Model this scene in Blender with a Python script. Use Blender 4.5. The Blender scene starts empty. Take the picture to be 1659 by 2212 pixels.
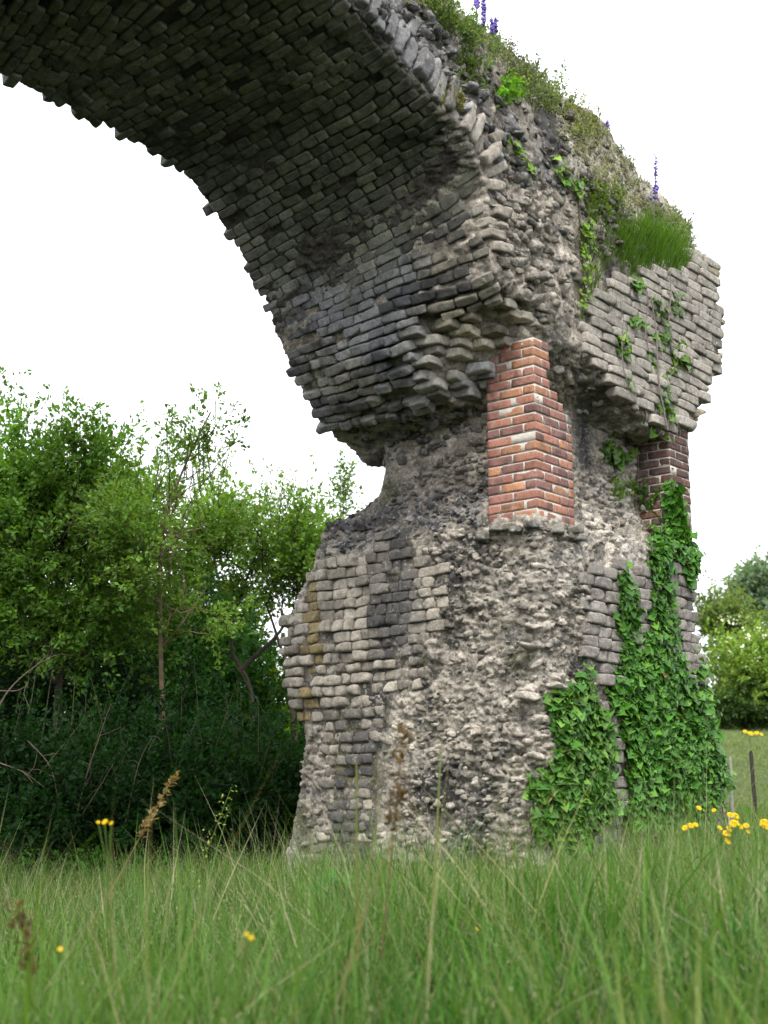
import bpy, math, time
import numpy as np
from mathutils import Vector
from mathutils.bvhtree import BVHTree
T0=time.time()
rng=np.random.default_rng(7)
sc=bpy.context.scene
coll=sc.collection
R=math.radians
EYE=1.0                                   # camera height; "rel" heights below are above the eye
# ------------------------------------------------------------------ camera maths
F=2980.0; TH=R(12.2); W0,H0=1659.0,2212.0
CX,CY=829.5,1106.0
cth,sth=math.cos(TH),math.sin(TH)
def ray(X,Y):
    x=(X-CX)/F; y=(CY-Y)/F
    return np.array([x,cth-y*sth,sth+y*cth])
def at(X,Y,D):                            # world point seen at a photo position, D metres deep
    d=ray(X,Y); p=d*(D/d[1]); p[2]+=EYE; return p
def project(P):
    P=np.asarray(P,float); x=P[...,0]; D=P[...,1]*cth+(P[...,2]-EYE)*sth; v=-P[...,1]*sth+(P[...,2]-EYE)*cth
    return CX+F*x/D, CY-F*v/D
AU=R(-49.8)
U=np.array([math.sin(AU),math.cos(AU),0.]); N=np.array([-math.cos(AU),math.sin(AU),0.]); Z=np.array([0,0,1.])
_d=ray(1160,1120); C=_d*(10.2/_d[1]); C[2]=0
def L2W(a,s,z):                           # ruin frame: a across the wall, s along it, z above the eye
    a,s,z=np.broadcast_arrays(np.asarray(a,float),np.asarray(s,float),np.asarray(z,float))
    return C+a[...,None]*U+s[...,None]*N+(z+EYE)[...,None]*Z
def onA(X,Y,a=0.):
    d=ray(X,Y); t=(C@U+a)/(d@U); P=d*t-C; return (float(P@N),float(P[2]))
def inpoly(x,y,poly):
    x=np.asarray(x,float); y=np.asarray(y,float); r=np.zeros(x.shape,bool); n=len(poly)
    for i in range(n):
        x1,y1=poly[i]; x2,y2=poly[(i+1)%n]
        if y1==y2: continue
        c=((y1>y)!=(y2>y))&(x<(x2-x1)*(y-y1)/(y2-y1)+x1); r^=c
    return r
# ------------------------------------------------------------------ noise
def _h(i,j,k,s=0):
    n=(i.astype(np.int64)*73856093)^(j.astype(np.int64)*19349663)^(k.astype(np.int64)*83492791)^(s*2654435761)
    n=(n^(n>>13))*1274126177; n&=0x7fffffff; n=(n^(n>>16))*668265263&0x7fffffff
    return (n&0xffffff)/float(0xffffff)
def vn(P,s=0):
    I=np.floor(P).astype(np.int64); f=P-I; f=f*f*(3-2*f); r=0
    for a in (0,1):
        for b in (0,1):
            for c in (0,1):
                w=(f[:,0] if a else 1-f[:,0])*(f[:,1] if b else 1-f[:,1])*(f[:,2] if c else 1-f[:,2])
                r=r+w*_h(I[:,0]+a,I[:,1]+b,I[:,2]+c,s)
    return r*2-1
def fbm(P,o=4,s=0):
    r=0; A=1.; t=0
    for i in range(o): r=r+A*vn(P*2**i+i*17.3,s+i); t+=A; A*=.5
    return r/t
def worley(P,s=0):
    I=np.floor(P).astype(np.int64); f1=np.full(len(P),9.); f2=f1.copy(); idv=np.zeros(len(P))
    for a in (-1,0,1):
        for b in (-1,0,1):
            for c in (-1,0,1):
                J=I+np.array([a,b,c]); q=np.stack([_h(J[:,0],J[:,1],J[:,2],s+m) for m in (1,2,3)],1)+J
                d=np.linalg.norm(q-P,axis=1); l=d<f1; f2=np.where(l,f1,np.minimum(f2,d)); idv=np.where(l,_h(J[:,0],J[:,1],J[:,2],s+5),idv); f1=np.where(l,d,f1)
    return f1,f2,idv
def nrm(v): return v/np.maximum(np.linalg.norm(v,axis=-1,keepdims=True),1e-9)
# ------------------------------------------------------------------ mesh builder
class MB:
    def __init__(s): s.v=[]; s.f={}; s.c=[]; s.n=0
    def add(s,V,Fc,col=(.3,.3,.3)):
        V=np.asarray(V,float).reshape(-1,3); 
        if len(V)==0: return
        Fl=Fc if isinstance(Fc,list) else [Fc]
        for f in Fl:
            f=np.asarray(f,np.int64); s.f.setdefault(f.shape[1],[]).append(f+s.n)
        col=np.asarray(col,float)
        if col.ndim==1: col=np.broadcast_to(col,(len(V),3))
        s.v.append(V); s.c.append(col); s.n+=len(V)
    def build(s,name,mat,parent=None,smooth=True,loc=None,**tags):
        V=np.concatenate(s.v); Cc=np.concatenate(s.c)
        if parent is not None: org=np.array(parent['_w']) 
        elif loc is not None: org=np.asarray(loc,float)
        else: org=np.zeros(3)
        me=bpy.data.meshes.new(name); V=V-org
        ks=sorted(s.f); fl=[np.concatenate(s.f[k]) for k in ks]
        nl=sum(f.size for f in fl); npol=sum(len(f) for f in fl)
        me.vertices.add(len(V)); me.vertices.foreach_set('co',V.astype(np.float32).ravel())
        me.loops.add(nl); me.loops.foreach_set('vertex_index',np.concatenate([f.ravel() for f in fl]).astype(np.int32))
        me.polygons.add(npol)
        tot=np.concatenate([np.full(len(f),k) for f,k in zip(fl,ks)]); st=np.concatenate([[0],np.cumsum(tot)[:-1]])
        me.polygons.foreach_set('loop_start',st.astype(np.int32))
        me.update(calc_edges=True); me.validate()
        if smooth: me.shade_smooth()
        at_=me.attributes.new('Col','FLOAT_COLOR','POINT')
        at_.data.foreach_set('color',np.concatenate([Cc,np.ones((len(Cc),1))],1).astype(np.float32).ravel())
        me.materials.append(mat)
        o=bpy.data.objects.new(name,me); coll.objects.link(o)
        if parent is not None:
            o.parent=parent; o['_w']=list(org)
        else:
            o.location=org; o['_w']=list(org)
        for k,v in tags.items(): o[k]=v
        return o
def tag(o,label=None,category=None,group=None,kind=None):
    if label: o['label']=label
    if category: o['category']=category
    if group: o['group']=group
    if kind: o['kind']=kind
    return o
def empty(name,loc,label,category,group=None):
    o=bpy.data.objects.new(name,None); coll.objects.link(o); o.location=loc; o['_w']=[float(x) for x in loc]
    o.empty_display_size=.1
    return tag(o,label,category,group)
def bake(mb,V,Fc,pos,frm,scl,col):
    """instances of a template: pos (n,3), frm (n,3,3) rows=axes, scl (n,3), col (n,3)"""
    n=len(pos)
    if n==0: return
    P=(V[None]*np.asarray(scl)[:,None,:])@np.asarray(frm)+np.asarray(pos)[:,None,:]
    k=len(V); off=(np.arange(n)*k)
    Fl=[(np.asarray(f)[None]+off[:,None,None]).reshape(-1,np.asarray(f).shape[1]) for f in (Fc if isinstance(Fc,list) else [Fc])]
    mb.add(P.reshape(-1,3),Fl,np.repeat(np.asarray(col),k,0))
def rframe(z,r=None):
    """random frames whose third axis is z"""
    z=nrm(np.asarray(z,float)); t=nrm(np.cross(z,rng.normal(size=z.shape)))
    return np.stack([t,np.cross(z,t),z],1)
def tube(mb,pts,rad,sides=5,col=(.1,.08,.06)):
    pts=np.asarray(pts,float); m=len(pts); rad=np.broadcast_to(np.asarray(rad,float),(m,))
    t=nrm(np.gradient(pts,axis=0)); ref=np.array([.3,.9,.2]) if abs(t[0][2])>.5 else Z
    a=nrm(np.cross(t,ref)); b=np.cross(t,a)
    an=np.arange(sides)*2*math.pi/sides
    V=pts[:,None]+rad[:,None,None]*(np.cos(an)[None,:,None]*a[:,None]+np.sin(an)[None,:,None]*b[:,None])
    i=np.arange(m-1)[:,None]*sides; j=np.arange(sides)[None]; k=(j+1)%sides
    f=np.stack([i+j,i+k,i+sides+k,i+sides+j],-1).reshape(-1,4)
    mb.add(V.reshape(-1,3),f,col)
# ------------------------------------------------------------------ materials
def mat(name,rough=.9,spec=.2,col=None,noise=None,bump=None,trans=0.,attr=True,mottle=None,spots=None):
    m=bpy.data.materials.new(name); m.use_nodes=True; nt=m.node_tree; nd=nt.nodes; lk=nt.links
    b=nd['Principled BSDF']; b.inputs['Roughness'].default_value=rough; b.inputs['Specular IOR Level'].default_value=spec
    tc=nd.new('ShaderNodeTexCoord')
    if attr:
        a=nd.new('ShaderNodeAttribute'); a.attribute_name='Col'; cur=a.outputs['Color']
    else:
        a=nd.new('ShaderNodeRGB'); a.outputs[0].default_value=(*col,1); cur=a.outputs[0]
    def nz(scale,det=6,ro=.65,dist=0.):
        n=nd.new('ShaderNodeTexNoise'); n.inputs['Scale'].default_value=scale; n.inputs['Detail'].default_value=det
        n.inputs['Roughness'].default_value=ro; n.inputs['Distortion'].default_value=dist; lk.new(tc.outputs['Object'],n.inputs['Vector']); return n.outputs['Fac']
    def ramp(x,p0,p1,c0=(0,0,0,1),c1=(1,1,1,1)):
        r=nd.new('ShaderNodeValToRGB'); r.color_ramp.elements[0].position=p0; r.color_ramp.elements[1].position=p1
        r.color_ramp.elements[0].color=c0; r.color_ramp.elements[1].color=c1; lk.new(x,r.inputs[0]); return r.outputs[0]
    def mix(fac,A,B,mode='MIX'):
        x=nd.new('ShaderNodeMix'); x.data_type='RGBA'; x.blend_type=mode
        if isinstance(fac,float): x.inputs[0].default_value=fac
        else: lk.new(fac,x.inputs[0])
        if isinstance(A,tuple): x.inputs[6].default_value=A
        else: lk.new(A,x.inputs[6])
        if isinstance(B,tuple): x.inputs[7].default_value=B
        else: lk.new(B,x.inputs[7])
        return x.outputs[2]
    for sc_,lo,hi in (mottle or []):
        cur=mix(1.,cur,ramp(nz(sc_),.3,.72,(lo,lo,lo,1),(hi,hi,hi,1)),'MULTIPLY')
    for sc_,p0,p1,c,f in (spots or []):
        r=ramp(nz(sc_,5,.6,.4),p0,p1); mu=nd.new('ShaderNodeMath'); mu.operation='MULTIPLY'; mu.inputs[1].default_value=f; lk.new(r,mu.inputs[0])
        cur=mix(mu.outputs[0],cur,(*c,1))
    lk.new(cur,b.inputs['Base Color'])
    if bump:
        prev=None
        for sc_,dist in bump:
            bn=nd.new('ShaderNodeBump'); bn.inputs['Distance'].default_value=dist; bn.inputs['Strength'].default_value=1.
            lk.new(nz(sc_,8,.7),bn.inputs['Height'])
            if prev: lk.new(prev,bn.inputs['Normal'])
            prev=bn.outputs[0]
        lk.new(prev,b.inputs['Normal'])
    if trans>0:
        tr=nd.new('ShaderNodeBsdfTranslucent'); ms=nd.new('ShaderNodeMixShader'); ms.inputs[0].default_value=trans
        g=nd.new('ShaderNodeMix'); g.data_type='RGBA'; g.blend_type='MULTIPLY'; g.inputs[0].default_value=1.; lk.new(cur,g.inputs[6]); g.inputs[7].default_value=(1.5,1.5,.5,1)
        lk.new(g.outputs[2],tr.inputs[0]); out=nd['Material Output']
        lk.new(b.outputs[0],ms.inputs[1]); lk.new(tr.outputs[0],ms.inputs[2]); lk.new(ms.outputs[0],out.inputs['Surface'])
    return m
M={}
M['core']=mat('rubble_mortar',.95,.1,mottle=[(2.2,.62,1.2),(17,.55,1.35),(60,.6,1.3)],
    spots=[(5.5,.56,.66,(.075,.075,.075),.75),(34,.56,.72,(.62,.60,.56),.6),(9,.62,.7,(.13,.14,.06),.5)],bump=[(14,.03),(55,.02)])
M['stone']=mat('cut_stone',.93,.15,mottle=[(3,.75,1.15),(22,.6,1.3),(90,.75,1.2)],
    spots=[(4.2,.60,.72,(.05,.05,.055),.6),(30,.60,.68,(.55,.54,.5),.5)],bump=[(22,.02),(90,.008)])
M['soffit']=mat('soffit_stone',.95,.1,mottle=[(3,.6,1.2),(20,.65,1.3),(80,.75,1.2)],
    spots=[(1.6,.55,.64,(.022,.022,.026),.6)],bump=[(22,.018),(90,.008)])
M['soffit_core']=mat('arch_core',.95,.1,mottle=[(2.2,.62,1.2),(17,.55,1.35),(60,.6,1.3)],spots=[(5.5,.56,.66,(.075,.075,.075),.75),(9,.62,.7,(.13,.14,.06),.5)],bump=[(14,.03),(55,.02)])
M['brick']=mat('fired_brick',.85,.2,mottle=[(9,.75,1.2),(60,.7,1.25)],spots=[(12,.56,.70,(.33,.28,.25),.45),(7,.56,.66,(.06,.05,.045),.6)],bump=[(60,.006)])
M['mortar']=mat('pillar_mortar',.95,.1,mottle=[(30,.75,1.1)],bump=[(70,.006)])
M['leaf']=mat('leaf',.6,.15,trans=.42,mottle=[(8,.8,1.2)])
M['ivyleaf']=mat('ivy_leaf',.42,.22,trans=.2,mottle=[(30,.8,1.2)])
M['bark']=mat('bark',.9,.1,mottle=[(14,.6,1.3)],bump=[(40,.01)])
M['grass']=mat('grass_blade',.65,.12,trans=.4)
M['petal']=mat('petal',.6,.2,trans=.25)
M['wood']=mat('post_wood',.9,.1,mottle=[(30,.6,1.2)],bump=[(60,.004)])
M['ground']=mat('meadow_soil',.95,.05,mottle=[(.35,.75,1.25),(3,.65,1.3),(30,.6,1.4)],bump=[(9,.08),(60,.03)])
# ------------------------------------------------------------------ templates
def cube_template(k=4,e=5.):
    pts={};V=[];Fc=[]
    def idx(p):
        key=tuple(np.round(p,5))
        if key not in pts: pts[key]=len(V); V.append(p)
        return pts[key]
    for ax in range(3):
        for sg in (-1,1):
            for i in range(k):
                for j in range(k):
                    q=[]
                    for di,dj in ((0,0),(1,0),(1,1),(0,1)):
                        p=[0,0,0]; p[ax]=sg; p[(ax+1)%3]=-1+2*(i+di)/k; p[(ax+2)%3]=-1+2*(j+dj)/k; q.append(idx(p))
                    Fc.append(q if sg>0 else q[::-1])
    V=np.array(V,float); V=np.sign(V)*np.abs(V)**.8
    V/= (np.abs(V)**e).sum(1)[:,None]**(1/e)
    return V,np.array(Fc)
def rock(k,p,box,ncut,lo,hi,seed):
    r_=np.random.default_rng(seed); V,Fc=cube_template(k,2.); V=nrm(V)
    pl=[]
    if box: pl+=[(np.eye(3)[i]*sg,1.) for i in range(3) for sg in (-1,1)]
    for i in range(ncut):
        n_=nrm(r_.normal(size=3)); 
        if box: n_=nrm(np.sign(n_)*(np.array([.6,.6,.6])+.5*np.abs(n_)))
        pl.append((n_,r_.uniform(lo,hi)))
    q=sum(np.maximum(V@n_/d,0)**p for n_,d in pl); r=np.minimum(q**(-1/p),1.75)
    return V*r[:,None],Fc
ST=[rock(6,20,True,4,1.27,1.6,i) for i in range(10)]
RD=[rock(5,9,True,4,1.15,1.45,i+50) for i in range(8)]
RK=[rock(4,18,False,13,.62,1.,i+90) for i in range(10)]
BR=[rock(4,34,True,2,1.5,1.68,i+150) for i in range(5)]
def stones(mb,pos,frm,half,col,amp=.010,tpl=None,seed=0,freq=14.):
    if len(pos)==0: return
    tpl=tpl or ST
    if isinstance(tpl,list):
        pos,frm,half,col=[np.asarray(q) for q in (pos,frm,half,col)]
        k=rng.integers(len(tpl),size=len(pos)); fl=rng.choice([-1.,1.],(len(pos),3)); fl[:,2]=fl[:,0]*fl[:,1]
        for i,t_ in enumerate(tpl):
            m=k==i
            if m.any(): stones(mb,pos[m],(frm*fl[:,:,None])[m],half[m],col[m],amp,t_,seed,freq)
        return
    V,Fc=tpl
    pos=np.asarray(pos); n=len(pos)
    P=(V[None]*np.asarray(half)[:,None,:])@np.asarray(frm)+pos[:,None,:]
    D=nrm(P-pos[:,None,:]); P=P.reshape(-1,3); D=D.reshape(-1,3)
    sh=np.repeat(rng.normal(size=(n,3))*5,len(V),0)
    P=P+D*(amp*(fbm(P*freq+sh,3,seed)*1.6))[:,None]
    off=np.arange(n)*len(V)
    mb.add(P,(Fc[None]+off[:,None,None]).reshape(-1,4),np.repeat(np.asarray(col),len(V),0))
# ================================================================== THE RUIN
# ---- arch block: three cross sections (s, z) lofted across the wall
I0=[(-.25,3.62),(-.2,3.70),(-.1,3.82),(.5,3.95),(.59,4.66),(.87,4.97),(1.26,5.11),(1.69,5.29),(2.18,5.45),(2.95,5.52)]
IM=[(-.40,3.10),(-.15,3.30),(.22,3.56),(.58,3.9),(.66,4.5),(.93,4.85),(1.3,5.0),(1.72,5.2),(2.25,5.35),(2.95,5.42)]
IF=[(-.39,2.97),(.12,3.19),(.40,3.46),(.66,3.8),(.85,4.14),(1.13,4.42),(1.45,4.68),(1.81,4.95),(2.55,5.04),(3.1,5.06)]
IK=[(-.37,3.02),(.10,3.15),(.50,3.42),(.66,3.88),(.71,4.41),(.98,4.75),(1.33,4.93),(1.74,5.14),(2.32,5.28),(2.98,5.33)]
LEFT=[(8.3,3.0),(8.4,4.5),(8.3,5.95)]
TOPL=[(6.,6.1),(3.,6.15),(2.2,6.1)]
TPX=[(950,0),(1080,112),(1180,185),(1300,285),(1380,385),(1480,490)]
def mir(I): return [(6.2-s,z) for s,z in I[::-1]]
TM=[onA(x,y,.5) for x,y in TPX]
prof0=I0+mir(I0)+LEFT+TOPL+[(1.14,5.78),(.37,5.62),(-.29,5.48),(-.9,5.30),(-1.5,5.12),(-2.5,4.98)]+[(-3.08,5.22),(-3.15,4.77),(-3.08,4.15),(-2.6,3.5),(-2.1,3.22),(-1.2,3.42),(-.7,3.66)]
RM=[onA(x,y,.42) for x,y in [(1500,540),(1515,660),(1512,790),(1455,925),(1400,972),(1310,965),(1245,935)]]
profM=IM+mir(IM)+LEFT+TOPL+TM+RM
profF=IF+mir(IF)+LEFT+TOPL+TM+[(-3.0,5.1),(-3.1,4.7),(-3.0,4.1),(-2.5,3.4),(-2.3,3.1),(-1.5,3.0),(-.9,3.0)]
profK=IK+mir(IK)+LEFT+TOPL+TM+RM
SL=[(0.,np.array(prof0)),(.42,np.array(profM)),(.78,np.array(profK)),(2.05,np.array(profF))]
def section(a):
    for (a0,p0),(a1,p1) in zip(SL[:-1],SL[1:]):
        if a<=a1: return p0+(p1-p0)*(a-a0)/(a1-a0)
    return SL[-1][1]
def catmull(P,n):
    P=np.asarray(P,float); Q=np.vstack([2*P[0]-P[1],P,2*P[-1]-P[-2]]); out=[]
    for i in range(1,len(Q)-2):
        for t in np.linspace(0,1,n,endpoint=False):
            p0,p1,p2,p3=Q[i-1:i+3]; out.append(.5*((2*p1)+(p2-p0)*t+(2*p0-5*p1+4*p2-p3)*t*t+(3*p1-p0-3*p2+p3)*t**3))
    out.append(P[-1]); return np.array(out)
def remesh_loft(rings,voxel,caps=True):
    """rings: list of (n,3) closed loops -> voxel remeshed numpy mesh"""
    n=len(rings[0]); V=np.concatenate(rings); Fc=[]
    for r in range(len(rings)-1):
        for i in range(n):
            j=(i+1)%n; Fc.append((r*n+i,r*n+j,(r+1)*n+j,(r+1)*n+i))
    Fc.append(tuple(range(n))[::-1]); Fc.append(tuple((len(rings)-1)*n+i for i in range(n)))
    me=bpy.data.meshes.new('tmp'); me.from_pydata([tuple(v) for v in V],[],Fc); me.update()
    import bmesh
    bm=bmesh.new(); bm.from_mesh(me); bmesh.ops.triangulate(bm,faces=[f for f in bm.faces if len(f.verts)>4]); bmesh.ops.recalc_face_normals(bm,faces=bm.faces); bm.to_mesh(me); bm.free()
    o=bpy.data.objects.new('tmp',me); coll.objects.link(o)
    md=o.modifiers.new('r','REMESH'); md.mode='VOXEL'; md.voxel_size=voxel; md.adaptivity=0
    dg=bpy.context.evaluated_depsgraph_get(); ev=o.evaluated_get(dg); m2=bpy.data.meshes.new_from_object(ev)
    nv=len(m2.vertices); Vv=np.zeros(nv*3,np.float32); m2.vertices.foreach_get('co',Vv); Vv=Vv.reshape(-1,3).astype(float)
    nn=np.zeros(nv*3,np.float32); m2.vertices.foreach_get('normal',nn); nn=nn.reshape(-1,3).astype(float)
    m2.calc_loop_triangles(); 
    ls=np.zeros(len(m2.polygons),np.int32); m2.polygons.foreach_get('loop_total',ls)
    vi=np.zeros(len(m2.loops),np.int32); m2.loops.foreach_get('vertex_index',vi)
    assert (ls==4).all(), 'remesh gave non quads'
    Fq=vi.reshape(-1,4)
    bpy.data.objects.remove(o); bpy.data.meshes.remove(m2)
    return Vv,Fq,nn
def wash(P,Nn):                            # erosion of the core: lumps, cobbles and pits
    low=fbm(P*2.2,3,3); f1,f2,idv=worley(P*np.array([9,9,13.])+fbm(P*6,2,9)[:,None]*.6,11)
    cob=(.55-f1)*(.35+1.1*idv)
    g1,g2,_=worley(P*27,31)
    ledge=vn(P*np.array([3.,3.,11.]),41)
    pit=np.clip(fbm(P*5.5,3,51)-.22,0,1)
    return .045*low+.040*cob+.026*(.5-g1)+.022*ledge-.13*pit+.014*fbm(P*34,3,71), cob, idv
def smoothn(V,Fq):
    n=np.zeros_like(V); q=V[Fq]; fn=np.cross(q[:,2]-q[:,0],q[:,3]-q[:,1])
    for i in range(4): np.add.at(n,Fq[:,i],fn)
    return nrm(n)
# arch rings
na=[0.,.02,.22,.45,.7,1.1,1.5,1.9,2.03,2.05]
rings=[]
for a in na:
    p=section(a).copy()
    m=p.mean(0)
    if a in (0.,2.05): p=p+(m-p)*np.array([.006,.012])
    rings.append(L2W(a,p[:,0],p[:,1]))
AV,AF,AN=remesh_loft(rings,.020)
# pier rings (a0,a1,s0(front left),s1(right),chamfer)
def ring(z,a0,a1,s0,s1,c,c2=.15):
    pts=[(a0,s0-c),(a0+c*.3,s0-c*.3),(a0+c,s0),((a0+a1)/2,s0+.02),(a1-c2,s0),(a1,s0-c2),(a1,(s0+s1)/2),(a1,s1+c2),(a1-c2,s1),((a0+a1)/2,s1),(a0+c2,s1),(a0,s1+c2),(a0-.02,(s0+s1)/2)]
    p=np.array(pts); return L2W(p[:,0],p[:,1],z)
PR=[(-1.5,-.10,2.75,.10,-3.0,.30),(-.4,-.08,2.62,.08,-2.9,.28),(.2,-.06,2.52,.07,-2.86,.25),(.57,-.04,2.46,.06,-2.76,.22),(.97,-.02,2.56,.06,-2.6,.20),(1.3,-.02,2.60,.05,-2.40,.18),
    (1.62,-.02,2.62,.04,-2.34,.14),(1.78,-.02,2.56,.03,-2.34,.12),(1.95,-.03,2.48,.02,-2.36,.08),(2.10,-.04,2.40,.03,-2.40,.06),(2.17,-.03,2.40,.02,-2.45,.05),(2.24,.10,2.38,-.02,-2.46,.1),(2.40,.26,2.36,-.08,-2.44,.12),(2.46,.28,2.15,-.12,-2.42,.12),(2.53,.3,1.98,-.15,-2.4,.14),(2.6,.32,1.84,-.17,-2.4,.15),(2.8,.34,1.76,-.18,-2.35,.15),(3.2,.34,1.8,-.18,-2.3,.15),(3.4,.34,1.85,-.2,-2.3,.15)]
PV,PF,PN=remesh_loft([ring(*p) for p in PR],.0155)
def wash2(P,Nn):                           # pier rubble: horizontal ledges, broken lumps, holes
    Q=P+fbm(P*3,3,61)[:,None]*.10; an=np.array([6.5,6.5,17.])
    f1,f2,idv=worley(Q*an,13); g1,g2,id2=worley(Q*np.array([21,21,38.]),33)
    ed=np.clip((f2-f1)*4,0,1); lump=ed*(.25+idv)
    rid=1-np.abs(fbm(Q*np.array([6,6,19.]),4,43))*2.4
    pit=np.clip(fbm(P*np.array([7,7,12.]),4,53)-.20,0,1)
    sm=np.clip(.75+fbm(P*1.4,2,83)*1.6,.3,1.35)
    return .055*fbm(P*2.2,3,3)+.8*sm*(.040*(lump-.5)+.022*np.clip((g2-g1)*3,0,1)*(.3+id2)+.018*rid-.16*pit+.012*fbm(P*45,2,73)), (lump-.35)*1.1-2.*pit, idv
def displace(V,Fq,scale_fn,w_=None):
    Nn=smoothn(V,Fq); d,cob,idv=(w_ or wash)(V,Nn); V2=V+Nn*(d*scale_fn(V))[:,None]; return V2,Nn,cob,idv
def local(P):
    Q=P-C; return Q@U,Q@N,P[:,2]-EYE
def arch_scale(V):
    a,s,z=local(V); 
    soff=np.clip((s-.9)*3,0,1)*(z<5.6)*(a>.12)
    return np.where(soff>0,1-.7*soff,1.)
def wash_arch(P,Nn):
    a,s,z=local(P); k=np.clip((.45-a)*4,0,1)*np.clip((1.6-s)*4,0,1)
    d1,c1,i1=wash(P,Nn); d2,c2,i2=wash2(P,Nn); return d1*(1-k)+d2*k, c1*(1-k)+c2*k, i1*(1-k)+i2*k
AV,AN,acob,aid=displace(AV,AF,arch_scale,wash_arch)
PV,PN,pcob,pid_=displace(PV,PF,lambda V:np.ones(len(V)),wash2)
def bvh(V,Fq): return BVHTree.FromPolygons([Vector(v) for v in V],[tuple(int(i) for i in f) for f in Fq])
BA=bvh(AV,AF); BP=bvh(PV,PF)
nA=len(AV); nP=len(PV)
_bx=np.array([L2W(a_,s_,z_) for z_ in (2.3,3.38) for a_,s_ in ((-.015,-2.10),(.405,-2.10),(.405,-2.46),(-.015,-2.46))])
_bf=np.array([[0,1,5,4],[1,2,6,5],[2,3,7,6],[3,0,4,7]])
BALL=BVHTree.FromPolygons([Vector(v) for v in np.concatenate([AV,PV,_bx])],[tuple(int(i) for i in f) for f in np.concatenate([AF,PF+nA,_bf+nA+nP])])
print('core',len(AV),len(PV),time.time()-T0)
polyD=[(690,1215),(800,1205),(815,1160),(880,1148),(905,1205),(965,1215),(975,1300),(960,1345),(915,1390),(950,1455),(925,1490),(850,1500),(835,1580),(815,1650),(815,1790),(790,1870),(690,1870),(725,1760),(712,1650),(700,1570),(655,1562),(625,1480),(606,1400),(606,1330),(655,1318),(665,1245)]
def core_col(P,Nn,cob,idv,kind):
    a,s,z=local(P)
    base=np.array([.52,.465,.39]); n1=fbm(P*1.3,3,101); n2=fbm(P*4.,3,111)
    c=base[None]*(1+.25*n1[:,None])*(.72+.55*idv[:,None])
    pale=np.clip(fbm(P*1.9,4,121)*2.6+.05,0,1)[:,None]*(np.clip(.35-s*2.,0.3,1)[:,None] if kind=='pier' else .8)
    c=c*(1-.5*pale)+np.array([.68,.65,.60])*.5*pale
    black=np.clip(fbm(P*1.7+5,4,131)*3-.55,0,1)
    if kind=='pier':
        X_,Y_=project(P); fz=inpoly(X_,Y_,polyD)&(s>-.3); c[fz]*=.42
        sh=np.clip(1-abs(z-2.4)/.28,0,1)*np.clip((s+.6)*4,0,1)*np.clip((a-.5)*4,0,1)   # soot band on the shoulder ledge
        black=np.clip(black+sh*(.7+n2),0,.9)
    else:
        black=np.clip(black+np.clip((z-4.9)*.8,0,.3)*(s>-.6),0,.9)
    c=c*(1-black[:,None])+np.array([.055,.056,.062])*black[:,None]
    pitd=np.clip(-cob*2.2-.0,0,1)[:,None]; c=c*(1-.35*pitd)
    moss=np.clip(fbm(P*3+9,3,141)*2.5-.5,0,1)
    if kind=='arch':
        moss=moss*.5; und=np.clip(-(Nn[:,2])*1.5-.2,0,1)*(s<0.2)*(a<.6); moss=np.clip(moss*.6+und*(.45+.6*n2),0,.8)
        top=np.clip(Nn[:,2]*2-.3,0,1); moss=np.clip(moss+top*.25,0,.7)
    c=c*(1-moss[:,None]*.7)+np.array([.12,.125,.055])*(moss*.7)[:,None]
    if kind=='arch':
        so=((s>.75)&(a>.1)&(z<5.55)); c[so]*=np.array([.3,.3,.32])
    return c
root=empty('ruined_aqueduct',C+np.array([0,0,.2]),'ruined Roman stone arch springing left from a tall eroded pier patched with red brick','ruin')
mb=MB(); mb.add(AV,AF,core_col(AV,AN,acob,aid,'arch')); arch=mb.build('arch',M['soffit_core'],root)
mb=MB(); mb.add(PV,PF,core_col(PV,PN,pcob,pid_,'pier')); pier=mb.build('pier',M['core'],root)
# far pier of the same arch, left of the frame
mb=MB()
fp=[ring(z,.1,1.95,-.1,-2.1,.2) for z in (-1.6,-.2,1.2,2.2,2.9,3.3)]
fpv,fpf,fpn=remesh_loft([r+N*8.3 for r in fp],.07)
d_,_,_=wash(fpv,fpn); mb.add(fpv+smoothn(fpv,fpf)*d_[:,None],fpf,(.3,.28,.25)); mb.build('second_pier',M['core'],root,label='pier at the far left end of the arch')
# ---- soffit stones
def soff_stations(end_s):
    n=14; c=[catmull(I+mir(I)[:3],n)[1*n:] for I in (I0,IM,IK,IF)]
    L=min(len(x) for x in c); c=[x[:L] for x in c]
    ln=np.concatenate([[0],np.cumsum(np.linalg.norm(np.diff((c[1]+c[3])/2,axis=0),axis=1))])
    return c,ln
cs,ln=soff_stations(0)
def soff_pt(l,a):
    out=[]
    for c in cs: out.append(np.stack([np.interp(l,ln,c[:,0]),np.interp(l,ln,c[:,1])],-1))
    a=np.asarray(a); p=out[0]
    for (a0,a1,o0,o1) in ((0.,.42,out[0],out[1]),(.42,.78,out[1],out[2]),(.78,2.05,out[2],out[3])):
        k=np.clip((a-a0)/(a1-a0),0,1)[...,None]; p=np.where((a>=a0)[...,None],o0*(1-k)+o1*k,p)
    return L2W(a,p[...,0],p[...,1])
cent=[];halfs=[];cols=[];Ls=[];As=[]
l=.02; 
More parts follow.
